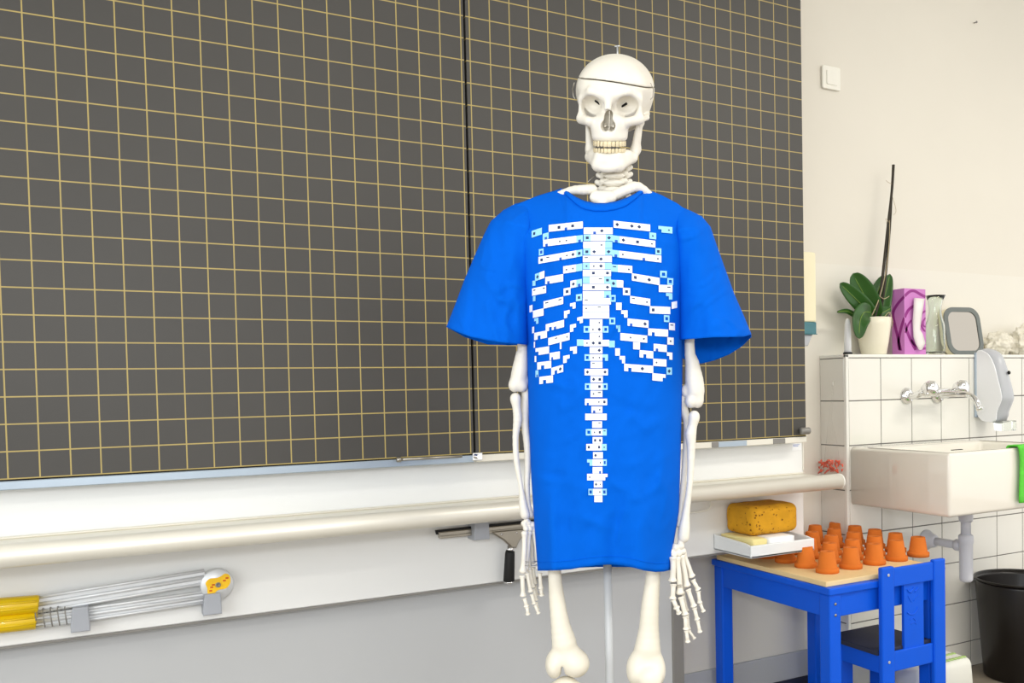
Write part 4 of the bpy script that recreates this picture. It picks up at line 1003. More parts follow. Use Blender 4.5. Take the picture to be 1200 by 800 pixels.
# neck and collar bones
def vertebra(u, v, dy, s_=1.0, tilt_=0.0):
    return sbone('vertebra', [((u-13*s_, v-1.5, dy+.004), (u+13*s_, v-1.5-tilt_, dy+.004), 3.6*s_, 3.6*s_), ((u-14*s_, v+1, dy+.008), (u-19*s_, v-1, dy+.010), 3.2*s_, 3.0*s_), ((u+14*s_, v+1, dy+.008), (u+19*s_, v-2, dy+.010), 3.2*s_, 3.0*s_), ((u, v, dy+.02), (u, v+3, dy+.05), 3*s_, 2*s_)], 1.3, 1.6, ells=[((u, v+0.5, dy-.006), (12.5*s_, 11*s_, 4.4*s_))], cut=[((u-12.5*s_, v+4, dy-.003), (3*s_, 9, 2.2)), ((u+12.5*s_, v+4, dy-.003), (3*s_, 9, 2.2))])
for (u, v, dy, s_) in ((722, 190, .012, .92), (721, 198, .008, .95), (720, 206, .004, 1.0), (719, 214.5, 0, 1.02), (718, 223, .0, 1.05), (717, 232, .004, 1.05)): vertebra(u, v, dy, s_, 1.0)
vb = [o for o in sk_.children if o.name.startswith('vertebra')][-1]
for k in range(1, 15):      # the spine below, inside the shirt
    c = vb.copy(); COL.objects.link(c); c.parent = sk_; c.location = (0, 0.0, -0.0165*k-0.002*k*k*0.3)
sbone('manubrium', chain([(707, 232, -.036, 8), (706, 250, -.036, 6), (706, 300, -.03, 5)]), 1.5, 5, ells=[((700, 231, -.038), (9, 7, 7.5)), ((714, 231, -.038), (9, 7, 7))])
sbone('clavicle', chain([(694, 222, -.030, 6.0), (684, 222.5, -.034, 5.8), (668, 224, -.022, 5.0), (640, 236, .0, 4.5), (612, 254, .01, 5)]), 1.5, 3)
sbone('clavicle', chain([(722, 228, -.032, 6.5), (734, 222.5, -.034, 6.0), (748, 219.5, -.022, 6.0), (770, 236, .0, 4.5), (806, 260, .01, 5)]), 1.5, 3)
obj('neck_wire', MB().add(*tube([loc(698, 204.5, -.02), loc(689, 213, -.03)], 0.0006, 6)), m_steel, sk_, True, local=True)
# right arm of the skeleton (left in the photo)
sbone('humerus', chain([(606, 268, 0, 11), (609, 300, 0, 7), (612.3, 402, 0, 5.9), (611.5, 415, 0, 7), (609.5, 432, 0, 9.2), (607.5, 445, 0, 9.5)]), 1.7, 5, ells=[((603, 451, -.004), (7.2, 11, 8.2)), ((611.5, 452, -.002), (7, 11, 7.2)), ((616, 446, .004), (5, 7, 6))])
sbone('radius', chain([(604, 466, -.002, 6.0), (604.3, 469, -.002, 6.0), (605.5, 478, -.002, 4.8), (606.5, 492, -.002, 5.0), (604.2, 512, -.002, 3.6), (605.3, 540, -.002, 3.4), (610, 567, -.002, 2.7), (611.5, 578, -.002, 3.2), (613.5, 594, -.002, 5.0), (615.5, 603, -.002, 5.6)]), 1.4, 2)
sbone('ulna', chain([(617, 447, .012, 5), (617, 460, .014, 5.4), (615.5, 475, .012, 5.2), (615.2, 497, .010, 4.4), (618, 522, .010, 4.2), (618.4, 545, .008, 3.7), (617.5, 567, .006, 3.4), (619, 590, .006, 3.0), (622, 603, .006, 3.6)]), 1.4, 2)
# left arm (right in the photo)
sbone('humerus', chain([(815, 270, 0, 11), (811, 300, 0, 7), (808, 402, 0, 5.7), (811, 425, 0, 8), (813.5, 445, 0, 10.5), (815, 458, 0, 10.5)]), 1.7, 5, ells=[((817.5, 468, -.002), (7.2, 11, 10)), ((809.5, 470, -.004), (7, 11, 8)), ((803, 458, .002), (5, 7, 7))])
sbone('radius', chain([(813.5, 487, -.004, 6.2), (813.3, 490.5, -.004, 6.2), (811.5, 499, -.004, 5.2), (809.5, 508, -.004, 6.4), (810, 525, -.004, 4.9), (808.5, 565, -.004, 3.6), (804, 600, -.004, 4.4), (802, 618, -.004, 6.4), (801, 629, -.004, 6.8)]), 1.4, 2)
sbone('ulna', chain([(800.5, 466, .008, 4.8), (801, 479, .010, 5.0), (805, 494, .012, 4.2), (804, 520, .012, 3.6), (802, 550, .010, 3.4), (799, 585, .008, 3.2), (796, 615, .004, 3.6)]), 1.4, 2)
# hands: carpals carry the metacarpals and phalanges
def ray_bone(name, pts, parent, r):
    """bone with knobbed ends along pixel points"""
    P = smooth_path([loc(*p) for p in pts], 8); n = len(P); R = []
    for i in range(n):
        q = i/(n-1); f = 0.62+0.42*math.exp(-(q/0.14)**2)+0.50*math.exp(-((1-q)/0.13)**2)
        if i == 0 or i == n-1: f *= 0.62
        R.append(1.18*r*mpp()*f)
    o = obj(name, MB().add(*tube(P, R, 10)), m_bone, parent, True, local=True)
    return o
def hand(carp, rays):
    hd = sbone('carpals', [((u, v, d), (u+.6, v+.8, d), r, r) for u, v, d, r in carp], 1.2, 0.8)
    for ry in rays:
        for i, (a, b) in enumerate(ry['b']):
            dy = ry['dy']; nm = 'metacarpal' if i == 0 and ry.get('m', True) else 'phalanx'
            mid = ((a[0]+b[0])/2+(0.6 if i == 0 else 0), (a[1]+b[1])/2)
            ray_bone(nm, [(a[0], a[1], dy), (mid[0], mid[1], dy-.002), (b[0], b[1], dy)], hd, ry['r']*(1 if i == 0 else 0.95-0.1*i))
    return hd
hr = hand([(614, 613, 0, 3.6), (619, 612, .002, 3.6), (624, 614, .004, 3.4), (616, 618.5, -.003, 3.4), (621, 618.5, 0, 3.4), (625, 620, .003, 3.0), (617, 609, 0, 3)],
 [dict(dy=-.008, r=4.0, b=[((615, 622), (612.6, 671)), ((612, 674), (613, 698.5)), ((614.5, 701), (617, 710)), ((617.5, 711.5), (618.6, 719.5))]),
  dict(dy=.000, r=3.6, b=[((620, 622), (616, 668)), ((617.5, 671), (622, 693.5)), ((623, 696), (626, 707)), ((627, 709), (631, 718.5))]),
  dict(dy=.012, r=3.3, b=[((619, 622), (619.5, 664)), ((620.5, 667), (625, 688)), ((625.5, 690), (628.5, 703)), ((628.5, 705), (630, 714))]),
  dict(dy=.006, r=3.6, b=[((625.5, 621), (631.5, 667)), ((632.5, 671), (634, 689.5)), ((634, 691), (634.8, 697))]),
  dict(dy=.020, r=3.4, b=[((622, 622), (624, 660)), ((624.5, 664), (627, 684)), ((627, 686), (629, 697))])])
for v in (657.5, 662): obj('joint_wire', MB().add(*tube([loc(614, v, -.012), loc(622, v+1, -.014), loc(631, v-.5, -.004)], 0.0006, 6)), m_steel, hr, True, local=True)
hl = hand([(786, 646, -.01, 4.2), (791, 641, -.008, 4.6), (797, 639, -.006, 4.4), (789, 649, -.012, 4.0), (795, 647, -.008, 4.4), (800, 645, -.004, 3.8), (798, 634, -.004, 4)],
 [dict(dy=-.020, r=4.6, b=[((788.5, 652), (788, 681)), ((789.2, 684), (788.2, 701)), ((789, 702.5), (793, 712)), ((793.4, 712.5), (795.6, 718))]),
  dict(dy=-.014, r=4.4, b=[((793, 652), (797, 696)), ((797.6, 699), (803, 720)), ((803, 722), (804, 737)), ((804.2, 738.5), (806, 752))]),
  dict(dy=-.004, r=4.2, b=[((798, 650), (805, 687)), ((806, 690), (813.3, 710.5)), ((813.6, 712), (817, 725.5)), ((817.5, 727), (820.3, 740.5))]),
  dict(dy=.004, r=3.9, b=[((800.5, 648), (811, 676)), ((811.8, 679), (818, 690.5)), ((818.2, 692.5), (820, 706)), ((820.8, 707.5), (824.3, 716))]),
  dict(dy=.008, r=3.2, b=[((796, 652), (799.5, 690)), ((800, 693), (805, 716)), ((805.5, 718), (807, 737)), ((807.2, 738.5), (814, 748))])])
for v in (686, 688): obj('joint_wire', MB().add(*tube([loc(793, v, -.024), loc(797.5, v-1, -.026), loc(799, v-.6, -.020)], 0.0006, 6)), m_steel, hl, True, local=True)
# legs
sbone('femur', chain([(646.5, 610, 0, 8), (649.5, 665, 0, 7.6), (652.5, 700, 0, 9), (656.5, 730, 0, 11), (661, 752, 0, 14.5)]), 2.0, 14, m=m_boney, ells=[((649.5, 778, .006), (10.5, 30, 16)), ((674.5, 777, .004), (16.5, 30, 16)), ((664, 770, .0), (17, 20, 14))], cut=[((659.5, 792, -.012), (2.2, 40, 13))])
sbone('femur', chain([(768, 610, 0, 8.5), (765.8, 668, 0, 8.2), (762, 708, 0, 10.4), (760.5, 735, 0, 11.6), (759, 757, 0, 15)]), 2.0, 14, m=m_boney, ells=[((745.5, 786, .004), (11.5, 28, 17)), ((768.5, 786, .004), (11.5, 28, 17)), ((757, 775, 0), (19, 20, 16)), ((762, 797, -.026), (12, 12, 13))])
for sg, (u, v) in ((-1, (663, 806)), (1, (757, 815))):
    kz = loc(u, v, 0); mmv = mpp()
    um = u
    def dn(zm):      # pixel row below the knee by zm metres
        return v + zm/mmv
    sbone('tibia', chain([(u, v+3, .004, 17), (u-1, dn(.04), .0, 12), (u, dn(.12), 0, 8), (u, dn(.25), 0, 6.5), (u-sg*2, dn(.345), 0, 9)]), 2.4, 6, m=m_boney, ells=[((u-10, v, .004), (13, 22, 6)), ((u+10, v, .004), (13, 22, 6))])
    sbone('fibula', chain([(u+sg*17, dn(.02), .02, 5), (u+sg*15, dn(.10), .02, 3), (u+sg*10, dn(.36), .01, 5)]), 2.4, 3, m=m_boney)
    A = loc(u-sg*2, dn(.372), 0); mbf = MB()
    ft = sbone('tarsals', chain([(u-sg*1, dn(.378), .0, 11), (u, dn(.392), .04, 12), (u, dn(.390), -.05, 10)]), 2.4, 6, m=m_boney)
    for k in range(5):
        x0 = A[0]+sg*(-0.018+0.010*k); P = [(x0, -.055, A[2]-.030), (x0+sg*.004*(k-1), -.10, A[2]-.036), (x0+sg*.006*(k-1), -.135+.006*k, A[2]-.046), (x0+sg*.007*(k-1), -.165+.009*k, A[2]-.049)]
        obj('toe_ray', MB().add(*tube(smooth_path(P, 4), [.0065, .005, .0045, .0045, .007, .006, .005, .005, .006, .005, .004, .004, .003], 8)), m_boney, ft, True, local=True)
c0_ = loc(690, 640, 0.01)
obj('pelvis_block', MB().add(*lathe([(0.03, 0.50), (0.055, 0.54), (0.06, 0.60), (0.05, 0.66), (0.02, 0.70)], (0.0, 0.02, 0.42), 24)), m_boney, sk_, True, local=True)
# stand
pu = loc(713.3, 740, 0.05)
obj('stand_pole', MB().add(*lathe([(0.0076, 0.06), (0.0076, float(loc(713.5, 560, .05)[2]))], (pu[0], 0.05, 0), 24)), m_pole, sk_, True, local=True)
mb = MB(); wh_ = []
for k in range(5):
    a = 2*PI*k/5+0.3; e = (pu[0]+0.26*math.cos(a), 0.05+0.26*math.sin(a)); mb.add(*tube([(pu[0], .05, .085), (pu[0]+.13*math.cos(a), .05+.13*math.sin(a), .078), (e[0], e[1], .066)], [.016, .013, .011], 10)); wh_.append((e, a))
mb.add(*lathe([(0.03, .06), (0.03, .10), (0.016, .115)], (pu[0], .05, 0), 24))
base = obj('stand_base', mb, m_pole, sk_, True, local=True)
for e, a in wh_: obj('caster', MB().add(*lathe([(0.024, -.009), (0.026, -.006), (0.026, .006), (0.024, .009)], (e[0], e[1], .0265), 20, (math.sin(a), -math.cos(a), 0))), m_black, base, True, local=True)

# ================================================================== T-SHIRT
sh = thing('t_shirt', 'bright blue short-sleeved shirt with a white pixel ribcage print, worn by the skeleton', 'shirt', tuple(OB), RZ)
EL = [(215, 597), (240, 598), (262, 606), (300, 612), (350, 614.5), (400, 617), (450, 618.5), (500, 620), (560, 622.5), (620, 626.5), (668, 630)]
ER = [(215, 816), (250, 812), (275, 803), (300, 800), (350, 799.5), (400, 800), (450, 799.5), (520, 798), (560, 797), (600, 795.5), (640, 789), (670, 786.5)]
TOPF = [(597, 243), (610, 237), (630, 229), (655, 221.5), (661, 222.5), (667, 226.5), (675, 232), (685, 236.5), (697, 239), (710, 239), (722, 237), (734, 233), (745, 227.5), (751, 223), (757, 221.5), (775, 228), (795, 238), (815, 252)]
HEMF = [(625, 668.5), (640, 668.5), (655, 668), (670, 666.8), (685, 664), (700, 662), (715, 661.3), (728, 662), (742, 665), (756, 668.5), (768, 670), (778, 669.5), (790, 666.5)]
TOPB = [(597, 243), (630, 229), (655, 221.5), (668, 233), (705, 243), (742, 233), (757, 221.5), (795, 238), (815, 252)]
HEMB = [(625, 667), (700, 664), (715, 664), (790, 665)]
def s_grid(s_, v): a, b = interp(v, EL), interp(v, ER); return a+(b-a)*(s_+1)/2
def vrow(s_, t, front=True):
    ut = 597+(815-597)*(s_+1)/2; uh = 630+(786.5-630)*(s_+1)/2
    T = TOPF if front else TOPB; Hm = HEMF if front else HEMB
    return interp(ut, T)*(1-t)+interp(uh, Hm)*t, ut
def crease(u, v, sd, A=0.0035):
    n = noise.noise(Vector((u*0.024+v*0.016+sd, v*0.020-u*0.012, sd*1.7))); r = max(0.0, 1-abs(n)*6)**1.6
    k = noise.noise(Vector((u*0.018-sd, v*0.016, sd+9.2))); k = max(0.0, min(1.0, (k+0.05)*4))
    return -A*r*k
def folds(u, v):
    f = crease(u, v, 2.7) + crease(v*0.8, u, 6.1, 0.0025)*0.8
    f += 0.0060*noise.noise(Vector((u*0.022, v*0.007, 1.3))) + 0.0042*noise.noise(Vector((u*0.055+v*0.012, v*0.018, 4.1)))
    f += 0.0014*noise.noise(Vector((u*0.10+v*0.03, v*0.08, 7.7)))
    g = lambda a, b, w: math.exp(-((a-b)/w)**2)
    lower = min(1, max(0, (v-560)/60))
    f -= 0.011*lower*g(u, 646+0.02*(v-600), 8); f += 0.011*lower*g(u, 670, 15); f -= 0.009*lower*g(u, 750, 13); f += 0.009*lower*g(u, 722, 14)
    # creases around the waist at the left and right, drag folds from the shoulders
    f -= 0.0035*g(v, 560+0.10*(u-620), 3.5)*g(u, 640, 26); f += 0.0035*g(v, 553+0.12*(u-620), 3.5)*g(u, 645, 24)
    f -= 0.0035*g(v, 445+0.35*(u-640), 5)*g(u, 650, 22); f -= 0.003*g(v, 500-0.45*(u-760), 5)*g(u, 765, 22); f -= 0.003*g(v, 610+0.3*(u-690), 5)*g(u, 700, 30); f += 0.003*g(v, 480+0.2*(u-740), 6)*g(u, 745, 25)
    f -= 0.0025*g(v, 575-0.05*(u-640), 4)*g(u, 690, 16); f -= 0.0025*g(v, 540-0.2*(u-770), 6)*g(u, 770, 20)
    f -= 0.003*g(u, 660-(v-240)*0.10, 10)*g(v, 300, 60)*0.6
    f -= 0.004*g(u, 736+(v-232)*-0.55, 5)*g(v, 246, 9)
    f -= 0.003*g(u, 800-(v-430)*0.05, 8)*g(v, 470, 70)
    return f
def seam_b(v): return 0.055*max(0.0, min(1.0, (v-243)/34))*max(0.0, min(1.0, 1-(v-240)/163))
def shirt_b(s_, t, u, v, front=True):
    q = max(0.0, 1-abs(s_)**2.6)**(1/1.9)
    B_ = 0.098*(1-0.22*t)
    rise = 1-math.exp(-t*15)
    neck = max(0.0, 1-(abs(u-707)/46)**2)**0.5 if abs(u-707) < 46 else 0
    b0 = 0.050*neck; edge = 0.010*math.exp(-t*30)*(1-neck)
    bs = seam_b(v); qb = bs + (B_-bs)*q
    return b0*(1-rise) + (qb if t > 0 else 0)*rise + edge*q
def front_dy(u, v):
    s_ = 2*(u-interp(v, EL))/(interp(v, ER)-interp(v, EL))-1; s_ = max(-1, min(1, s_))
    ut = 597+218*(s_+1)/2; uh = 630+156.5*(s_+1)/2; a, b = interp(ut, TOPF), interp(uh, HEMF); t = max(0, min(1, (v-a)/(b-a)))
    return -shirt_b(s_, t, u, v) + folds(u, v)*min(1, t*8)*max(0.0, 1-abs(s_)**6)
nsx, nt = 92, 120; V = []; F = []
sx = [math.sin((i/nsx-0.5)*PI*0.999) * 0.45 + (i/nsx*2-1)*0.55 for i in range(nsx+1)]; sx[0] = -1; sx[-1] = 1
tt = [(j/nt)**1.25 for j in range(nt+1)]
idxf = {}; idxb = {}
for j, t in enumerate(tt):
    for i, s_ in enumerate(sx):
        v, ut = vrow(s_, t); u = s_grid(s_, v)
        dy = -shirt_b(s_, t, u, v)+folds(u, v)*min(1, t*8)*max(0.0, 1-abs(s_)**6); idxf[i, j] = len(V); V.append(loc(u, v, dy))
    for i, s_ in enumerate(sx):
        v, ut = vrow(s_, t, False); u = s_grid(s_, v)
        if i in (0, nsx) and (t == 0 or v > 404): idxb[i, j] = idxf[i, j]; continue
        dy = 0.9*shirt_b(s_, t, u, v)+0.6*folds(u+300, v)*min(1, t*8); idxb[i, j] = len(V); V.append(loc(u, v, dy))
for j in range(nt):
    for i in range(nsx):
        F.append((idxf[i, j], idxf[i, j+1], idxf[i+1, j+1], idxf[i+1, j])); F.append((idxb[i, j], idxb[i+1, j], idxb[i+1, j+1], idxb[i, j+1]))
body = obj('shirt_body', MB().add(V, F), m_shirt, sh, True, local=True)
md = body.modifiers.new('cloth', 'SOLIDIFY'); md.thickness = 0.0012; md.offset = -1
def seam_strip(name, pts, r=0.0009): return obj(name, MB().add(*tube([loc(*p) for p in pts], r, 6)), m_shirt, sh, True, local=True)
hem = []
for i, s_ in enumerate(sx[2:-2]):
    t = 0.977; v, ut = vrow(s_, t); u = s_grid(s_, v); hem.append((u, v, front_dy(u, v)-0.0004))
seam_strip('hem_stitching', hem, 0.0006)
# collar band
V = []; F = []; us = np.linspace(656, 757, 41)
for u in us:
    v0 = interp(u, TOPF); e = 1-abs((u-706.5)/51)
    wdt = 9.5*min(1, 0.35+1.3*e)
    for k in range(5):
        q = k/4; v = v0-0.8+q*wdt; uu = u+(u-706.5)*0.10*q*0; dy = front_dy(uu, max(v, v0+0.01)); V.append(loc(uu, v, dy-0.0045*math.sin(PI*min(1, q*1.0))**0.5-0.0004))
for i in range(len(us)-1):
    for k in range(4): F.append((i*5+k, i*5+k+1, (i+1)*5+k+1, (i+1)*5+k))
co = obj('collar', MB().add(V, F), m_shirt, sh, True, local=True); md = co.modifiers.new('cloth', 'SOLIDIFY'); md.thickness = 0.0018; md.offset = 0
# sleeves
def sleeve(outer, inner, hemf, hemb, seed, B_):
    """outer/inner: polylines from shoulder to hem; hemf/hemb: hem polylines from outer to inner"""
    nq, nr = 64, 56; V = []; F = []; fi = {}; bi = {}
    def along(P, q):
        P = [np.array(p, float) for p in P]; L_ = np.cumsum([0]+[np.linalg.norm(P[i+1]-P[i]) for i in range(len(P)-1)]); x = q*L_[-1]
        return np.array([np.interp(x, L_, [p[0] for p in P]), np.interp(x, L_, [p[1] for p in P])])
    for j in range(nq+1):
        q = j/nq
        for side, hm, D in ((-1, hemf, fi), (1, hemb, bi)):
            for i in range(nr+1):
                r = 0.5-0.5*math.cos(PI*i/nr)
                if side == 1 and i in (0, nr) and j < nq*0.0: D[i, j] = fi[i, j]; continue
                a, b = along(outer, q), along(inner, q); p = a*(1-r)+b*r
                h0, h1 = along(hm, 0), along(hm, 1); hb = along(hm, r)-(h0*(1-r)+h1*r)
                ee = (along(hm, 0)-along(outer, 1))*(1-r)+(along(hm, 1)-along(inner, 1))*r
                p = p+(hb+ee)*q**2
                bz = (1-q)**1.2*min(1, q*5+0.05)*0.058*max(0.0, 1-(1-r)**2)**0.5 + B_*min(1, q*1.0)*max(0.0, (4*r*(1-r)))**0.5
                fo = (0.0065*noise.noise(Vector((p[0]*0.045+seed, p[1]*0.02, seed))) + 0.0034*noise.noise(Vector((p[0]*0.09, p[1]*0.05, seed+3))) - 0.003*math.exp(-((p[1]-0.8*p[0]*(1 if seed < 5 else -1) - (330-0.8*575 if seed < 5 else 330+0.8*840))/9)**2))*min(1, 6*r*(1-r)) + (crease(p[0]*1.2, p[1]*1.2, seed+4, 0.005)+crease(p[1]*1.3, p[0]*1.3, seed+1.5, 0.004))*min(1, 9*r*(1-r))
                D[i, j] = len(V); V.append(loc(p[0], p[1], side*bz+fo+0.004))
    for j in range(nq):
        for i in range(nr): F.append((fi[i, j], fi[i, j+1], fi[i+1, j+1], fi[i+1, j])); F.append((bi[i, j], bi[i+1, j], bi[i+1, j+1], bi[i, j+1]))
        for i in (0, nr): F.append((fi[i, j], bi[i, j], bi[i, j+1], fi[i, j+1]))
    o = obj('sleeve', MB().add(V, F), m_shirt, sh, True, local=True); md = o.modifiers.new('weld', 'WELD'); md.merge_threshold = 0.0006; md = o.modifiers.new('cloth', 'SOLIDIFY'); md.thickness = 0.0012; md.offset = -1
    return o
sl = sleeve([(604, 238.5), (590, 246), (575, 259), (567, 275), (556, 300), (544, 328), (534, 355), (523, 383)], [(622, 234), (621, 262), (621, 300), (621, 350), (620, 404)],
       [(523, 383), (535, 388.5), (552, 394.5), (575, 399.5), (597, 402), (620, 404)], [(523, 383), (545, 395), (572, 403.5), (595, 404.5), (620, 404)], 2.2, 0.075)
srr = sleeve([(808, 247), (822, 254), (832, 266), (838, 284), (848, 312), (860, 345), (871, 370), (880, 392)], [(792, 240), (794, 262), (794, 300), (794, 350), (795, 398)],
       [(880, 392), (872, 394.5), (855, 395), (835, 395.2), (815, 396.8), (795, 398)], [(880, 395), (869, 406), (855, 415), (838, 422), (822, 426), (806, 424), (795, 415)], 9.4, 0.078)

# ---- the print: cells of white and pale blue with small dark marks, lying flat on the front of the shirt
pmb = MB()
def cell(quad, mi, off=0.0022):
    """quad: four pixel corners"""
    n = 2; V = []; F = []
    a, b, c, d = [np.array(q, float) for q in quad]
    for j in range(n+1):
        for i in range(n+1):
            p = (a*(1-i/n)+b*i/n)*(1-j/n)+(d*(1-i/n)+c*i/n)*j/n; V.append(loc(p[0], p[1], front_dy(p[0], p[1])-off))
    for j in range(n):
        for i in range(n): F.append((j*(n+1)+i, j*(n+1)+i+1, (j+1)*(n+1)+i+1, (j+1)*(n+1)+i))
    pmb.add(V, F, mi)
def sub(quad, x0, y0, x1, y1):
    a, b, c, d = [np.array(q, float) for q in quad]
    f = lambda x, y: (a*(1-x)+b*x)*(1-y)+(d*(1-x)+c*x)*y
    return [f(x0, y0), f(x1, y0), f(x1, y1), f(x0, y1)]
prn = random.Random(11)
def draw(quad, ch):
    """one printed square: W white, L pale, each with its own small mark; O ring; < > ^ notched corner pieces"""
    if ch == '.': return
    base = 1 if ch in 'LlOoq' else 0
    if ch in 'Oo':
        for r in ((0, 0, 1, .26), (0, .74, 1, 1), (0, .26, .26, .74), (.74, .26, 1, .74)): cell(sub(quad, *r), 1)
        if ch == 'o': cell(sub(quad, .35, .35, .65, .65), 3, 0.0024)
        return
    if ch in '<>q':
        if ch == '<': rs = ((0, 0, 1, .5), (0, .5, .55, 1))
        elif ch == '>': rs = ((0, 0, 1, .5), (.45, .5, 1, 1))
        else: rs = ((0, 0, 1, .5), (.45, .5, 1, 1))
        for r in rs: cell(sub(quad, *r), base)
        return
    cell(quad, base)
    if ch in 'wl':
        k = prn.choice('dssmnb')
        if k == 'd': m = [np.mean([quad[0], quad[1]], 0)]; qd = np.array(sub(quad, .3, .3, .7, .7)); cen = qd.mean(0); mid = [(qd[i]+qd[(i+1) % 4])/2 for i in range(4)]; cell([cen+(p-cen)*1.35 for p in mid], 2, 0.0028)
        elif k == 's': cell(sub(quad, .4, .4, .62, .62), 2, 0.0028)
        elif k == 'm': cell(sub(quad, .3, .3, .7, .7), 2, 0.0028)
        elif k == 'n': cell(sub(quad, .32, .62, .7, 1.0), 3, 0.0028)
        else: cell(sub(quad, .25, .22, .72, .36), 2, 0.0028)
def strip(x0, y0, x1, y1, h, code):
    """a run of squares whose top edge goes from (x0,y0) to (x1,y1)"""
    n = len(code); a = np.array([x0, y0], float); b = np.array([x1, y1], float); dn = np.array([0, h], float)
    for i, ch in enumerate(code): draw([a+(b-a)*i/n, a+(b-a)*(i+1)/n, a+(b-a)*(i+1)/n+dn, a+(b-a)*i/n+dn], ch)
# left ribs (in the photo)
strip(643, 263.5, 683, 259.3, 8, 'WwwwW'); strip(623, 270.5, 635, 266.5, 8, 'lL'); strip(636, 274, 643, 272, 7.5, 'l')
strip(636.5, 281, 683, 275.2, 8, 'wWwwWl'); strip(631.5, 292, 637, 291, 7.5, 'o')
strip(631, 301, 682.5, 292, 8, 'wwWwwwl'); strip(660, 312, 682.5, 308.5, 8.5, 'wwL'); strip(627, 321, 638, 317, 8.5, 'lW'); strip(639, 324.5, 660, 321, 8.5, 'wWW')
strip(624, 329, 627.5, 328.5, 6, 'L'); strip(623.5, 338, 640, 334.5, 8.5, 'wWw'); strip(668.5, 329, 682, 326.5, 8.5, 'wl'); strip(660.5, 338, 668.5, 336.5, 8.5, 'w')
strip(675, 345, 682, 344, 8, 'l'); strip(637, 353, 660, 347.5, 8.5, 'wWw'); strip(624.5, 347, 627.5, 346.5, 6, 'L'); strip(668, 355.5, 674.5, 354, 7, '>')
strip(620.5, 358, 624, 357, 8, 'W'); strip(624.5, 364, 637, 361, 8.5, 'WW'); strip(661, 364.5, 667.5, 363, 8.5, '<'); strip(626, 373, 631, 372, 7, 'q')
strip(639.5, 380, 661, 374.5, 8.5, '<wW'); strip(676.5, 372, 683, 370.5, 7.5, '>'); strip(668, 380.5, 675, 379, 8.5, '<')
strip(623.5, 383, 626, 382.5, 7.5, 'W'); strip(626, 390, 641, 387, 8.5, '<W'); strip(642.5, 396, 667.5, 389.5, 8.5, 'WwWw')
strip(625.5, 400.5, 627, 400, 7, 'W'); strip(627.5, 408, 643.5, 405.5, 8.5, '>W'); strip(656, 401, 658, 400.7, 8, 'W'); strip(668, 406.5, 676, 405.5, 8.5, '>')
strip(644, 413.5, 656, 411.5, 8.5, 'wW'); strip(626.5, 417, 628.5, 417, 7, 'W'); strip(660, 417, 667.5, 415.5, 8.5, '<')
strip(629.5, 424.5, 646, 422.5, 8.5, '<W'); strip(646, 431, 660, 427, 8.5, '<w'); strip(627.5, 434, 631, 433.5, 8, 'l'); strip(632, 441.5, 648, 439.5, 8.5, '<W')
# right ribs
strip(719, 258.5, 762, 263, 8, 'wWwwW'); strip(771.5, 264.5, 788, 266, 7.5, 'ql'); strip(761, 272, 769, 273, 7.5, 'l')
strip(718, 275.5, 768, 282, 8, 'lwWwWw'); strip(768, 290.5, 775, 291, 7.5, 'l'); strip(717.5, 292.5, 775, 299.5, 8, 'lwWWwWw')
strip(716, 309.5, 741, 311.5, 8.5, 'lWw'); strip(740.5, 320, 773, 325.5, 8.5, 'wWwW'); strip(773.5, 317, 781.5, 317.5, 8, 'O'); strip(782, 325.5, 789, 326, 8, 'O')
strip(772, 333.5, 788, 334, 8.5, 'Ww'); strip(780.5, 343, 788, 343.5, 7.5, 'q'); strip(715, 327.5, 730.5, 328.5, 8.5, 'lW'); strip(730, 337, 738.5, 337.5, 8.5, 'w')
strip(738.5, 346.5, 762, 350, 8.5, 'wWw'); strip(761.5, 358.5, 785.5, 359.5, 8.5, 'wWW'); strip(787, 354, 793.5, 352.5, 8, 'W'); strip(778, 369, 784.5, 369.5, 8, 'O')
strip(715, 345.5, 721.5, 345.5, 8, 'O'); strip(722, 354.5, 728.5, 354.5, 8.5, 'W'); strip(728, 363.5, 735.5, 363.5, 8.5, '>'); strip(714, 372, 721, 372, 8, 'O')
strip(735.5, 373, 760, 375.5, 8.5, 'wWw'); strip(784, 378, 791, 378.5, 8.5, 'w'); strip(759.5, 384.5, 783, 386, 8.5, '<WW'); strip(722, 381, 727, 381, 8, 'q')
strip(727, 390, 758.5, 393, 8.5, 'WwWw'); strip(742, 400.5, 750, 401, 8.5, 'W'); strip(782, 395, 789.5, 395.5, 8.5, 'w'); strip(766, 402.5, 781.5, 404, 8.5, 'wW')
strip(713.5, 399, 720.5, 399, 8, 'L'); strip(721, 408, 726.5, 408, 8.5, 'W'); strip(749.5, 410, 765.5, 411.5, 8.5, '<W'); strip(781.5, 412.5, 788, 413, 8.5, '>')
strip(726, 417, 732.5, 417, 8.5, '>'); strip(765.5, 420, 781, 421, 8.5, 'wW'); strip(731.5, 426, 765.5, 428.5, 8.5, '<WwW'); strip(781, 430.5, 787.5, 430.5, 8.5, 'l'); strip(764.5, 437, 780, 438.5, 8.5, 'W<')
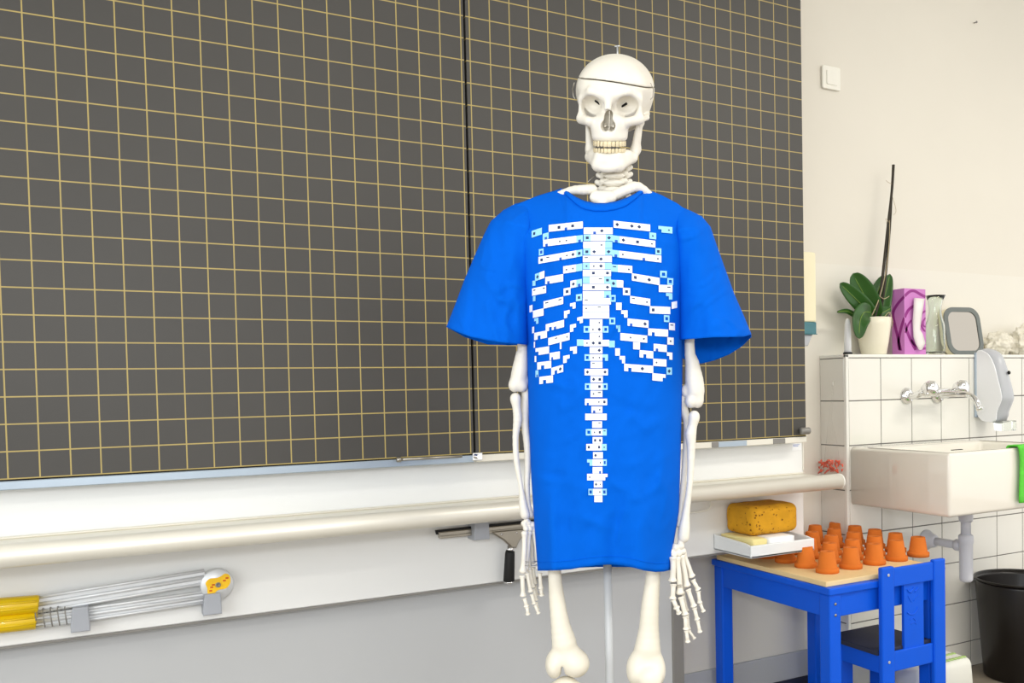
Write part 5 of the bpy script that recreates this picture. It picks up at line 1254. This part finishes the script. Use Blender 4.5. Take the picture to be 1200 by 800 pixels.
# breastbone and spine column
SPN = [(684, 266.5, 718, 'WwwW'), (684, 274.7, 718, 'lWWl'), (683.5, 283, 717.5, 'WWwL'), (683.5, 291, 717.5, 'lwWl'), (683, 299.5, 717, 'wWwW'), (683, 307.8, 717, 'lwwL'), (683, 316, 716, 'WwWw'), (683, 324.3, 716, 'LWwl'),
       (683, 332.5, 716, 'WwWw'), (683, 341, 716, 'WWWl'), (683, 349, 716, 'wWWW'), (683, 357.5, 714, 'wWwW'), (683, 365.5, 714, 'WWWW'), (691, 374, 706, 'Ww'), (684, 382, 691, 'O'), (691, 382, 706, 'ww'), (706.5, 382, 713, 'O'), (691, 390.3, 706, 'Ww'),
       (676, 397.5, 684, 'L'), (684, 398, 714, 'wwwW'), (691, 406.5, 706, 'Ww'), (685, 415, 691.5, 'O'), (691.5, 415, 706, 'ww'), (706, 415, 712.5, 'q'), (692, 423.5, 706, 'wW'), (685, 432, 712.5, 'wWWw'), (692, 440.5, 706.5, 'ww'), (685.5, 449, 692, 'O'), (692, 449, 706, 'Ww'), (706, 449, 712, 'O'), (692, 457.5, 706, 'ww'), (685.5, 467, 711.5, 'wWww'), (693, 476, 706, 'ww'), (685.8, 484.5, 711, 'WWWW'), (694, 493.5, 705.5, 'Ww'),
       (686.5, 502.5, 693.5, 'O'), (693.5, 502.5, 706, 'ww'), (706, 502.5, 711, 'l'), (694.5, 512, 706, 'ww'), (687, 520, 711, 'wWwl'), (695, 529.5, 706.5, 'wW'), (688, 538, 694.5, 'q'), (694.5, 538, 706.5, 'Ww'), (706.5, 538, 711, 'O'), (694.5, 547, 706, 'Ww'), (688, 555, 712, 'wWW<'), (696, 563.5, 706, 'ww'), (689.5, 572.5, 695, 'O'), (695, 572.5, 705.5, 'Ww'), (705.5, 572.5, 711, 'o'), (696.5, 580.5, 706, 'WW')]
for x0, y0, x1, code in SPN: strip(x0, y0, x1, y0, 7.6, code)
prt = obj('printed_ribcage', pmb, [m_pw, m_pl, m_pd, m_pb], sh, False, local=True)
prt['label'] = 'white and pale blue pixel ribcage print'
